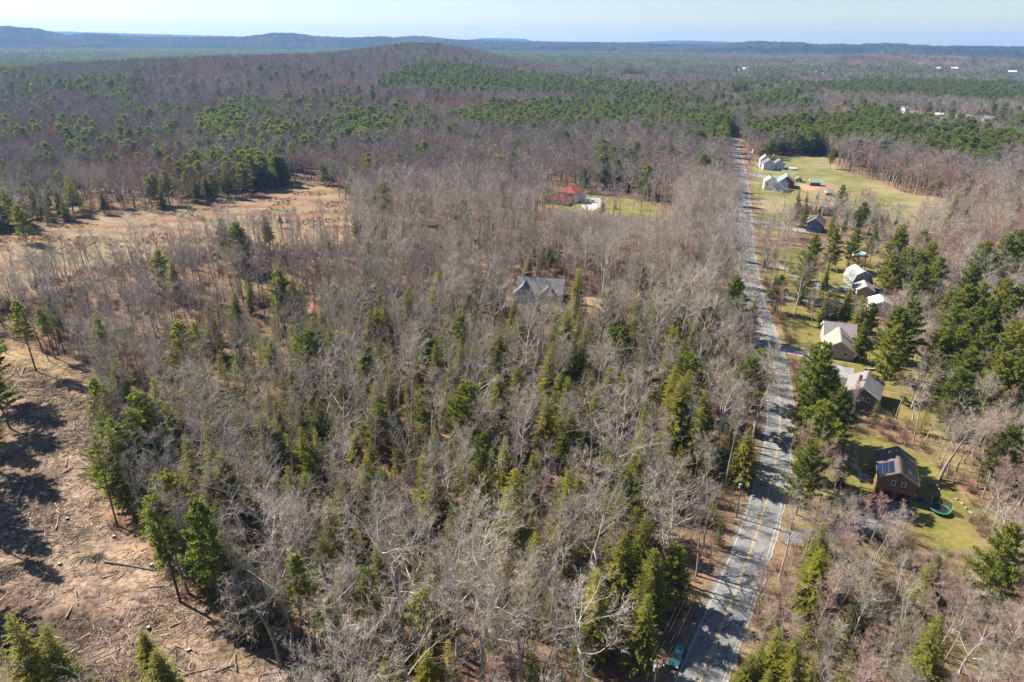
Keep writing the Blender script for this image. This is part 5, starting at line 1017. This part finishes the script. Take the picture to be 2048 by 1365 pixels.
for i in range(len(x)):
    big = fbm(x[i] / 60, y[i] / 60, 97) > .5
    if u[i] < pc_[i]: kd = 'hemlock' if u2[i] < .36 else 'young' if u2[i] < .88 else 'pine'; h = {'hemlock': 17, 'young': 11, 'pine': 19}[kd] * (.7 + .55 * hh[i])
    elif u[i] < pc_[i] + (1 - pc_[i]) * pr_[i]: kd = 'maple'; h = 12 + 7 * hh[i]
    elif strip_[i]: kd = 'thin' if u2[i] < .45 else 'tall' if u2[i] < .85 else 'oak'; h = 14 + 10 * hh[i]
    elif right[i] and y[i] < 122: kd = 'tall' if u2[i] < .5 else 'maple' if u2[i] < .7 else 'oak'; h = 10 + 6 * hh[i]
    elif yard[keep][i] and u2[i] < .08: kd = 'pine'; h = 15 + 9 * hh[i]
    elif yard[keep][i]: kd = 'tall' if u2[i] < .6 else 'oak'; h = 12 + 7 * hh[i]
    else: kd = 'oak' if u2[i] < .52 else 'tall' if u2[i] < .9 else 'thin'; h = (13 + 13 * hh[i]) * (.85 + .4 * float(fbm(x[i] / 28, y[i] / 28, 85)))
    h = clear_view(x[i], y[i], h)
    if h: TREES.append((kd, x[i], y[i], h))
# thicket in the lower right and along the right edge
x, y, rg = spots(52, 122, 4.0, 5, True); k = x > road_x(y) + 8; x, y = x[k], y[k]
for i in range(len(x)):
    h = clear_view(x[i], y[i], rg.uniform(7, 13)); kd = ('tall', 'tall', 'maple', 'oak', 'oak', 'young', 'tall', 'oak')[int(rg.integers(8))]
    if h: TREES.append((kd, x[i], y[i], h))
x, y, rg = spots(122, 250, 5.5, 6, True); k = (x > road_x(y) + 45); x, y = x[k], y[k]
for i in range(len(x)):
    h = clear_view(x[i], y[i], rg.uniform(9, 15)); kd = ('tall', 'maple', 'oak', 'tall', 'maple')[int(rg.integers(5))]
    if h: TREES.append((kd, x[i], y[i], h))
# young hemlocks under the bare crowns
x, y, rg = spots(58, 250, 6.6, 8, True); k = (x < road_x(y) - 7) & (x > -95) & (fbm(x / 30, y / 30, 87) > .36); x, y = x[k], y[k]
for i in range(len(x)): TREES.append(('young', x[i], y[i], rg.uniform(6, 12.5)))
# the row of tall thin stems left standing along the clearing
edge = CLEARING[3:14]
for (xa, ya), (xb, yb) in zip(edge[:-1], edge[1:]):
    L_ = math.hypot(xb - xa, yb - ya)
    for q in range(int(L_ / 2.4)):
        t = rg.random(); xx, yy = xa + (xb - xa) * t + rg.uniform(-.5, 6), ya + (yb - ya) * t + rg.uniform(-1, 4)
        TREES.append((('thin', 'thin', 'slim', 'tall', 'thin')[int(rg.integers(5))], xx, yy, rg.uniform(15, 25)))
# hedge of arborvitae
for i in range(30):
    t = i / 29; TREES.append(('arbor', 172 + t * 44 + .3 * math.sin(i * 2.1), 412 - t * 24 + .3 * math.cos(i * 1.3), 4.8 + .9 * math.sin(i * 1.7) ** 2))
near_n = len(TREES)
FARPTS = []           # (kind, x, y, h) arrays for the wood masses
def mass(y0, y1, cell, seed):
    x, y, rg = spots(y0, y1, cell, seed, False)
    pc_ = pmap(x, y, PINEP, .05); pc_ = np.where((x < -.1 * y) & (y > 2000), .9, pc_); pc_ = np.where((y > 1700) & (x > 150) & (pc_ < .1), .3, pc_); pc_ = np.where((y > 700) & (x > .2 * y) & (pc_ < .1), .14, pc_)
    pc_ = np.clip(pc_ + .9 * (fbm(x / 80, y / 80, 92) - .5) * (pc_ > .2) + .25 * (fbm(x / 50, y / 50, 99) > .66), .0, .97)
    pc_ = np.where(pc_ < .75, pc_ * .68, pc_)
    pr_ = np.clip(pmap(x, y, REDP, .16) + 1.3 * (fbm(x / 75, y / 75, 93) - .5), 0, .95)
    u = rg.random(len(x)); u2 = rg.random(len(x)); hh = rg.random(len(x))
    kd = np.where(u < pc_, np.where(u2 < .22, 'far_hemlock', 'far_pine'), np.where(rg.random(len(x)) < pr_, 'far_maple', np.where(rg.random(len(x)) < np.clip(1.2 * (fbm(x / 110, y / 90, 95) - .32), .04, .8), 'far_beech', np.where(u2 < .6, 'far_oak', 'far_tall'))))
    h = np.where(u < pc_, 14 + 9 * hh, np.where(kd == 'far_maple', 14 + 6 * hh, 15 + 8 * hh))
    FARPTS.append((kd, x, y, h))
mass(430, 900, 6.3, 2); mass(900, 2350, 9.0, 3)

# ------------------------------------------------------------ the trees themselves
LAND = [('the teal car', 28, 84), ('the trampoline', 95, 123), ('the brown house', 89, 135), ('the tan-roofed house', 111, 212), ('the dark grey house', 102, 176), ('the gambrel-roofed house', 147, 278), ('the white-roofed house', 140, 244), ('the blue house', 166, 369), ('the hedge', 197, 400), ('the red barn', 194, 492), ('the pale grey house', 206, 565), ('the red-roofed house', 35, 438), ('the grey-roofed woodland house', 11, 258), ('the long fallen log', -68, 110), ('the dark brush pile', -150, 180), ('the clearing edge', -55, 92), ('the open field', -160, 300), ('the field end', -85, 360), ('the lower wood edge', -10, 82), ('the lower wood edge', 8, 84), ('the roadside bend', 72, 165), ('the left wood', -20, 150), ('the clearing wood', -75, 150), ('the wood front', -30, 115), ('the road edge', 45, 118), ('the wood centre', 0, 200), ('the upper left wood', -60, 210), ('the roadside wood', 62, 205), ('the roadside wood', 80, 270), ('the lower right thicket', 75, 90), ('the right edge of the photo', 125, 130), ('the tall right-hand pines', 165, 230)]
LXY = np.array([(a, b) for _, a, b in LAND], float)
LOOK = {'oak': 'broad bare grey tree', 'tall': 'slender bare grey tree', 'thin': 'thin dark-stemmed bare tree', 'maple': 'reddish budding bare tree', 'birch': 'white-barked bare birch', 'pine': 'dark green pine', 'slim': 'slender high-crowned pine', 'hemlock': 'bright green conical hemlock', 'young': 'low sparse green hemlock', 'spruce': 'dark conical spruce', 'arbor': 'dark arborvitae'}
NAMES = {'oak': 'bare_tree', 'tall': 'bare_tree', 'thin': 'bare_tree', 'maple': 'maple_tree', 'birch': 'birch_tree', 'pine': 'pine_tree', 'slim': 'pine_tree', 'hemlock': 'hemlock_tree', 'young': 'hemlock_tree', 'spruce': 'spruce_tree', 'arbor': 'arborvitae'}
def in_view(x, y, h):
    px, py, d = cam_px(x, y, h * .6); p2 = cam_px(x, y, h); p3 = cam_px(x, y, 0)
    return -30 < px < 2078 and p2[1] < 1365 and p3[1] > 0, h / max(d, 1)
cand = {}
for i, (k, x, y, h) in enumerate(TREES[:near_n]):
    v, s = in_view(x, y, h)
    if v: cand.setdefault(NAMES[k], []).append((s, i))
single = set()
for nm, L in cand.items():
    L.sort(reverse=True); single |= set(i for _, i in L[:290])
groups = {}
for i in sorted(single):
    k, x, y, h = TREES[i]; d = np.hypot(LXY[:, 0] - x, LXY[:, 1] - y); j = int(d.argmin()); nm, lx, ly = LAND[j]
    big = h > (20 if k in ('oak', 'tall', 'thin', 'pine') else 15); sz = 'tall' if big else 'small' if h < 11 else 'mid-height'
    px0, px1 = cam_px(lx, ly, 5)[0], cam_px(x, y, 5)[0]
    if nm in ('the hedge',) and k == 'arbor': key = 'dark arborvitae in the clipped hedge behind the blue house'
    elif abs(px1 - px0) > 1.3 * abs(y - ly) / max(y, 60) * 700 + 25: key = '%s %s %s %s' % (sz, LOOK[k], 'left of' if px1 < px0 else 'right of', nm)
    else: key = '%s %s %s %s' % (sz, LOOK[k], 'beyond' if y > ly else 'nearer than', nm)
    groups.setdefault(key, []).append((px1, y, i))
ORD = ['leftmost', 'second from left', 'third from left', 'fourth from left', 'fifth from left', 'sixth from left', 'seventh from left', 'eighth from left', 'ninth from left', 'tenth from left']
LABEL = {}
def rank(key, L):
    L.sort(); n = len(L)
    for q, (px, y, i) in enumerate(L): LABEL[i] = key if n == 1 else '%s, %s' % (key, 'rightmost' if q == n - 1 else ORD[q] if q < 10 else '%s from right' % ['', '', 'second', 'third', 'fourth', 'fifth', 'sixth', 'seventh', 'eighth', 'ninth', 'tenth', 'eleventh', 'twelfth'][min(n - q, 12)])
for key, L in groups.items():
    if len(L) > 12 and 'hedge behind' not in key:
        L.sort(key=lambda q: q[1]); nr = -(-len(L) // 9); m_ = -(-len(L) // nr)
        for q in range(nr): rank(key + ', ' + ('front row' if q == 0 else 'back row' if q == nr - 1 else 'row ' + ['two', 'three', 'four', 'five', 'six', 'seven', 'eight', 'nine', 'ten'][min(q - 1, 8)]), L[q * m_:(q + 1) * m_])
    elif 'hedge behind' in key:
        L.sort()
        for q in range(3): rank(key + ', ' + ['left', 'middle', 'right'][q] + ' third', L[q * 10:(q + 1) * 10])
    else: rank(key, L)
GRP = {'bare_tree': 'bare trees of the near wood', 'maple_tree': 'budding maples', 'birch_tree': 'white birches', 'pine_tree': 'near pines', 'hemlock_tree': 'near hemlocks', 'spruce_tree': 'spruces', 'arborvitae': 'hedge plants'}
CATS = {'bare_tree': 'bare tree', 'maple_tree': 'maple', 'birch_tree': 'birch', 'pine_tree': 'pine tree', 'hemlock_tree': 'hemlock', 'spruce_tree': 'spruce', 'arborvitae': 'hedge plant'}
xs = np.array([t[1] for t in TREES]); ys = np.array([t[2] for t in TREES]); zs = land(xs, ys)
REST = []
rtree = np.random.default_rng(5)
for i, (k, x, y, h) in enumerate(TREES):
    pr = PROTO[k]; vi = int(rtree.integers(len(pr))); s = h / pr[vi][3]; rz = rtree.random() * 6.283; w = s * rtree.uniform(.9, 1.12)
    if k == 'arbor': w = s * 2.0
    if k in ('oak', 'tall', 'maple'): w = s * rtree.uniform(.92, 1.2)
    if k in ('hemlock', 'young', 'pine'): w = s * rtree.uniform(1.0, 1.3)
    if k == 'oak' and i < n_pick: w = s * 1.4
    if k in ('hemlock', 'young', 'pine') and i < n_pick: w = s * rtree.uniform(1.0, 1.2)
    if i in single:
        e = empty(NAMES[k], (x, y, zs[i] - .05), rz, LABEL[i], CATS[NAMES[k]], GRP[NAMES[k]]); e.scale = (w, w, s)
        e.rotation_euler = (rtree.normal() * .02, rtree.normal() * .02, rz)
        for nm, me in (('trunk', pr[vi][0]), ('crown', pr[vi][1])): link(bpy.data.objects.new(nm, me), e)
    else: REST.append((k, vi, x, y, zs[i] - .05, rz, w, s))
for kd, x, y, h in FARPTS:
    z = land(x, y)
    for i in range(len(x)):
        k = str(kd[i]); n = len(PROTO[k]); vi = int(rtree.integers(n)); s = h[i] / PROTO[k][vi][3]; w = s * (1.15 + .3 * rtree.random())
        REST.append((k, vi, x[i], y[i], z[i] - .1, rtree.random() * 6.283, w, s))

def instancer(name, protos, P, rot, scl, idx, label):
    """one mass of plants: points with their own turn and size, each carrying one of the plant models"""
    me = bpy.data.meshes.new(name); me.vertices.add(len(P)); me.vertices.foreach_set('co', np.asarray(P, np.float32).ravel())
    for an, tp, val in (('rot', 'FLOAT_VECTOR', rot), ('scl', 'FLOAT_VECTOR', scl), ('idx', 'INT', idx)):
        a = me.attributes.new(an, tp, 'POINT'); a.data.foreach_set('vector' if tp == 'FLOAT_VECTOR' else 'value', np.asarray(val, np.int32 if tp == 'INT' else np.float32).ravel())
    o = link(bpy.data.objects.new(name, me)); tag(o, label, None, None, 'stuff')
    c = bpy.data.collections.new(name + '_models')
    for p in protos: c.objects.link(p)
    order = sorted(range(len(protos)), key=lambda i: protos[i].name)
    assert order == list(range(len(protos))), [p.name for p in protos]
    g = bpy.data.node_groups.new(name, 'GeometryNodeTree')
    g.interface.new_socket('Geometry', in_out='INPUT', socket_type='NodeSocketGeometry'); g.interface.new_socket('Geometry', in_out='OUTPUT', socket_type='NodeSocketGeometry')
    gi = g.nodes.new('NodeGroupInput'); go = g.nodes.new('NodeGroupOutput'); ip = g.nodes.new('GeometryNodeInstanceOnPoints'); ci = g.nodes.new('GeometryNodeCollectionInfo')
    ci.inputs['Collection'].default_value = c; ci.inputs['Separate Children'].default_value = True; ci.inputs['Reset Children'].default_value = True
    ip.inputs['Pick Instance'].default_value = True
    def at(nm, tp): n = g.nodes.new('GeometryNodeInputNamedAttribute'); n.data_type = tp; n.inputs['Name'].default_value = nm; return n.outputs['Attribute']
    g.links.new(gi.outputs[0], ip.inputs['Points']); g.links.new(ci.outputs[0], ip.inputs['Instance']); g.links.new(at('idx', 'INT'), ip.inputs['Instance Index'])
    g.links.new(at('rot', 'FLOAT_VECTOR'), ip.inputs['Rotation']); g.links.new(at('scl', 'FLOAT_VECTOR'), ip.inputs['Scale']); g.links.new(ip.outputs[0], go.inputs[0])
    o.modifiers.new('plants', 'NODES').node_group = g
    return o
def masses(name, kinds, label, test):
    off = {}; protos = []
    for k in sorted(kinds): off[k] = len(protos); protos += [p[2] for p in PROTO[k]]
    L = [r for r in REST if r[0] in kinds and test(r)]
    if not L: return
    P = [(r[2], r[3], r[4]) for r in L]
    instancer(name, protos, P, [(0, 0, r[5]) for r in L], [(r[6], r[6], r[7]) for r in L], [off[r[0]] + r[1] for r in L], label)
    print(name, len(L))
ev = ('pine', 'slim', 'hemlock', 'young', 'spruce', 'arbor')
masses('near_wood', [k for k in PROTO if k not in ev and not k.startswith('far')], 'bare trees filling the near wood behind the nearest ones', lambda r: r[3] < 430)
masses('near_evergreens', [k for k in PROTO if k in ev], 'evergreens scattered through the near wood', lambda r: r[3] < 430)
masses('bare_forest', ['far_oak', 'far_beech', 'far_tall', 'far_maple'], 'bare grey and reddish forest covering the middle distance', lambda r: 430 <= r[3] < 1000)
masses('pine_forest', ['far_pine', 'far_hemlock'], 'dark green pine stands of the middle distance', lambda r: 430 <= r[3] < 1000)
masses('hill_forest', ['far_oak', 'far_beech', 'far_tall', 'far_maple'], 'bare purple-grey forest on the far hill and valley', lambda r: r[3] >= 1000)
masses('far_pine_forest', ['far_pine', 'far_hemlock'], 'far pine woods of the valley', lambda r: r[3] >= 1000)

# the plain beyond: small woods as clumps of low trees
def clump(seed, ever):
    rg = np.random.default_rng(seed); C = TM()
    for i in range(16):
        cx_, cy_ = rg.uniform(-24, 24, 2); h = rg.uniform(13, 22); r_ = rg.uniform(3.2, 5.5); n = 60
        th = rg.random(n) * 6.283; q = rg.random(n); zz = h * (.25 + .75 * q); rad_ = r_ * ((1 - q) ** .7 if ever else np.sqrt(np.clip(1 - (2 * q - .9) ** 2, .05, 1)))
        S = np.stack([cx_ + rad_ * np.cos(th) * rg.random(n) ** .4, cy_ + rad_ * np.sin(th) * rg.random(n) ** .4, zz], 1)
        D = rg.normal(size=(n, 3)) + (np.array([0, 0, .2]) if ever else np.array([0, 0, 1.2])); D /= np.linalg.norm(D, axis=1)[:, None]
        C.sprays(S, D, rg.uniform(2.0, 3.6, n), (rg.uniform(1.1, 2, n) if ever else rg.uniform(.25, .6, n)), rg)
    v, f4, f3 = C.data(); return mesh_np('clump', v, [f4, f3], [M['pine_far' if ever else ('twig_far' if seed % 2 else 'twig_far_red')]])
CL = [bpy.data.objects.new('clump_model_%02d' % i, clump(700 + i, i < 3)) for i in range(6)]
x, y, rg = scatter(2300, 5200, 34, 9)
ok = np.ones(len(x), bool)
for cx_, cy_, r_, dp in FARCLR:
    u_ = np.array([cx_, cy_]) / math.hypot(cx_, cy_); al = (cx_ - x) * u_[0] + (cy_ - y) * u_[1]; la = np.abs((x - cx_) * u_[1] - (y - cy_) * u_[0]); ok &= ~((al > -60) & (al < dp) & (la < r_ + 15))
ok &= fbm(x / 260, y / 260, 31) > .3
x, y = x[ok], y[ok]; pe = np.clip(.72 + 2.2 * (fbm(x / 420, y / 300, 13) - .5) - .35 * (x > 700), .1, .95); n = len(x)
onhill = np.exp(-.5 * ((x - 1750) / 420) ** 2 - .5 * ((y - 3050) / 300) ** 2) > .25; pe = np.where(onhill, .2, pe)
ix = np.where(rg.random(n) < pe, rg.integers(0, 3, n), rg.integers(3, 6, n)); s = rg.uniform(.85, 1.25, n)
instancer('plain_woods', CL, np.stack([x, y, land(x, y) - .5], 1), np.stack([0 * x, 0 * x, rg.random(n) * 6.28], 1), np.stack([s, s, rg.uniform(.8, 1.15, n)], 1), ix, 'blue-green woods covering the far plain')
print('clumps', n)

# brush on the forest floor
x, y, rg = scatter(54, 330, 3.2, 21); ok = keep_mask(x, y, rg, True) & (fbm(x / 16, y / 16, 15) > np.where((x > road_x(y)) & (y < 122), .2, .42)); x, y = x[ok], y[ok]; n = len(x); s = rg.uniform(.5, 1.5, n)
instancer('undergrowth', SHR, np.stack([x, y, land(x, y) - .05], 1), np.stack([0 * x, 0 * x, rg.random(n) * 6.28], 1), np.stack([s * 1.2, s * 1.2, s], 1), rg.integers(0, 3, n), 'twiggy brown brush under the trees')
print('shrubs', n)

FB = []
for s in range(2):
    v, f4, f3 = shrub(640 + s, 1.3).data(); FB.append(bpy.data.objects.new('field_brush_model_%02d' % s, mesh_np('field_brush', v, [f4, f3], [M['russet' if s else 'shrub']])))
x, y, rg = scatter(190, 460, 2.6, 23); ok = inpoly(x, y, FIELD) & (fbm(x / 18, y / 14, 18) > .57); x, y = x[ok], y[ok]; n = len(x); s = rg.uniform(.4, 1.1, n)
instancer('field_brush', FB, np.stack([x, y, land(x, y) - .05], 1), np.stack([0 * x, 0 * x, rg.random(n) * 6.28], 1), np.stack([s * 1.2, s * 1.2, s * .7], 1), rg.integers(0, 2, n), 'low russet brush patches in the open field')

# ------------------------------------------------------------ logged clearing: logs, stumps, brush piles, slash
for i, (x0, y0, x1, y1) in enumerate(LOGS):
    L = math.hypot(x1 - x0, y1 - y0); a = math.atan2(y1 - y0, x1 - x0); r_ = .08 + .012 * min(L, 9) + .035 * ((i * 7) % 3)
    if i == 0: r_ = .2
    n = 5; bend = .04 * L * math.sin(i * 2.7)
    mx, my = (x0 + x1) / 2, (y0 + y1) / 2; zc = float(land(np.array([mx]), np.array([my]))[0])
    root = empty('log', (mx, my, zc), a, None, 'log', 'logs left in the clearing')
    pts = [(-L / 2 + L * k / n, bend * math.sin(math.pi * k / n), r_ * .8 + .12 * math.sin(i + k * .8) * .3) for k in range(n + 1)]
    body = MB().tube(pts, [r_ * (1 - .35 * k / n) for k in range(n + 1)], 8).build('stem', M['wood'], root, smooth=True)
    MB().tube([(-L / 2 - .012, 0, pts[0][2]), (-L / 2 - .002, 0, pts[0][2])], r_ * .92, 8).build('cut_end', M['cut'], root)
    if L > 3.5:
        for q in range(2): k = 2 + q; MB().tube([pts[k], (pts[k][0] + .5, pts[k][1] + (.7 if q else -.6), pts[k][2] + .4)], [r_ * .3, .02], 5).build('branch_stub', M['wood'], root)
    root['_s'] = L
lg = [o for o in bpy.data.objects if o.name.split('.')[0] == 'log' and '_s' in o]
def place_word(o):
    px, py, _ = cam_px(o.location.x, o.location.y, 0)
    return ('upper' if py < 850 else 'middle' if py < 1100 else 'lower'), px
cells = {}
for o in lg:
    w, px = place_word(o); sz = 'long' if o['_s'] > 6 else 'short' if o['_s'] < 2.6 else 'medium'
    cells.setdefault((w, sz), []).append((px, o)); del o['_s']
for (w, sz), L in cells.items():
    L.sort(key=lambda q: q[0])
    for q, (px, o) in enumerate(L): o['label'] = '%s weathered log lying in the %s part of the clearing, %s' % (sz, w, 'the only one' if len(L) == 1 else 'rightmost' if q == len(L) - 1 else ORD[min(q, 9)] if q < 10 else 'second from right')
st = [(-83.5, 130.5), (-75, 121), (-95, 118), (-88, 104), (-70, 104), (-63, 88.5), (-98, 141), (-82, 112.5), (-54, 84), (-105, 128)]
for i, (x, y) in enumerate(sorted(st)):
    z = float(land(np.array([x]), np.array([y]))[0]); e = empty('stump', (x, y, z), i, '%s sawn tree stump in the clearing, counted from the left' % ['first', 'second', 'third', 'fourth', 'fifth', 'sixth', 'seventh', 'eighth', 'ninth', 'last'][i], 'stump', 'stumps in the clearing')
    MB().tube([(0, 0, -.1), (0, 0, .12), (0, 0, .5)], [.5, .34, .3], 10).build('stem', M['bark_dark'], e, smooth=False); MB().tube([(0, 0, .502), (0, 0, .515)], .27, 10).build('cut_top', M['cut'], e)
pl_names = ['wide dark brush pile at the upper left of the clearing', 'brush pile under the trees beyond the clearing', 'brush pile at the left edge of the clearing', 'farthest brush pile in the thin wood near the field', 'brush pile by the left edge at lower clearing', 'small brush pile beside the tall thin tree', 'smallest brush pile left of the long fallen log']
for (x, y, s), lb in zip(PILES, pl_names):
    rg = np.random.default_rng(int(x * 7 + y) & 999); C = TM(); n = 260
    S = np.stack([rg.normal(size=n) * s * .55, rg.normal(size=n) * s * .4, np.abs(rg.normal(size=n)) * s * .16], 1); D = rg.normal(size=(n, 3)) * np.array([1, 1, .35]); D /= np.linalg.norm(D, axis=1)[:, None]
    C.blades(S, D, rg.uniform(.8, 2.6, n), rg.uniform(.04, .13, n), rg)
    v, f4, f3 = C.data(); o = link(bpy.data.objects.new('brush_pile', mesh_np('brush_pile', v, [f4, f3], [M['brush']]))); o.location = (x, y, float(land(np.array([x]), np.array([y]))[0])); tag(o, lb, 'brush pile', 'brush piles')
rg = np.random.default_rng(77); n = 230000
x = rg.uniform(-190, 0, n); y = rg.uniform(62, 190, n); dn = fbm(x / 7, y / 7, 44)
ok = inpoly(x, y, CLEARING) & (rg.random(n) < np.clip((dn - .3) * 2.4, .05, 1)); x, y = x[ok], y[ok]; n = len(x); C = TM()
D = rg.normal(size=(n, 3)) * np.array([1, 1, .12]); D /= np.linalg.norm(D, axis=1)[:, None]
C.blades(np.stack([x, y, land(x, y) + rg.uniform(.02, .12, n)], 1), D, rg.uniform(.35, 1.9, n) ** 1.5, rg.uniform(.04, .16, n), rg)
nb_ = 9000; k = rg.integers(0, n, nb_); xb, yb = x[k] + rg.normal(size=nb_) * 1.5, y[k] + rg.normal(size=nb_) * 1.5
D = rg.normal(size=(nb_, 3)) * np.array([1, 1, .14]); D /= np.linalg.norm(D, axis=1)[:, None]
C.blades(np.stack([xb, yb, land(xb, yb) + rg.uniform(.05, .25, nb_)], 1), D, rg.uniform(1.2, 4.2, nb_), rg.uniform(.06, .18, nb_), rg); n += nb_
v, f4, f3 = C.data(); half = rg.random(n)
me = mesh_np('slash', v, [f3], [M['wood'], M['bark_dark'], M['cut']], np.where(half < .4, 0, np.where(half < .8, 1, 2)))
tag(link(bpy.data.objects.new('slash', me)), 'scattered sticks, chips and slash on the logged ground', kind='stuff'); print('slash', n)

# machine ruts pressed into the clearing
M['rut'] = plain('churned_soil', (.12, .083, .06), .95, .5, 1.4)
for path_ in RUTS:
    P_ = catmull(path_, 8); T_ = np.gradient(P_, axis=0); T_ /= np.linalg.norm(T_, axis=1)[:, None]; N_ = np.stack([T_[:, 1], -T_[:, 0]], 1); n = len(P_)
    for side in (-1.0, 1.0):
        wv_ = .22 + .25 * fbm(np.arange(n) * .5, np.zeros(n) + side, 3); a_ = P_ + N_ * (side - wv_)[:, None]; b_ = P_ + N_ * (side + wv_)[:, None]; V = np.concatenate([np.column_stack([a_, land(a_[:, 0], a_[:, 1]) + .05]), np.column_stack([b_, land(b_[:, 0], b_[:, 1]) + .05])])
        i = np.arange(n - 1); tag(link(bpy.data.objects.new('wheel_rut', mesh_np('wheel_rut', V, np.stack([i, i + n, i + n + 1, i + 1], 1), [M['rut']]))), kind='structure')

# ------------------------------------------------------------ air
hz = MB().box((0, 6500, 90), (33000, 14200, 340)).build('haze', bpy.data.materials.new('haze_air'))
hm = hz.data.materials[0]; hm.use_nodes = True; hm.node_tree.nodes.clear()
ho = hm.node_tree.nodes.new('ShaderNodeOutputMaterial'); pv = hm.node_tree.nodes.new('ShaderNodeVolumePrincipled')
pv.inputs['Color'].default_value = (.3, .55, 1.0, 1); pv.inputs['Density'].default_value = 6.5e-5; pv.inputs['Anisotropy'].default_value = .2
hm.node_tree.links.new(pv.outputs[0], ho.inputs['Volume']); tag(hz, 'thin bluish haze filling the valley air', kind='stuff')
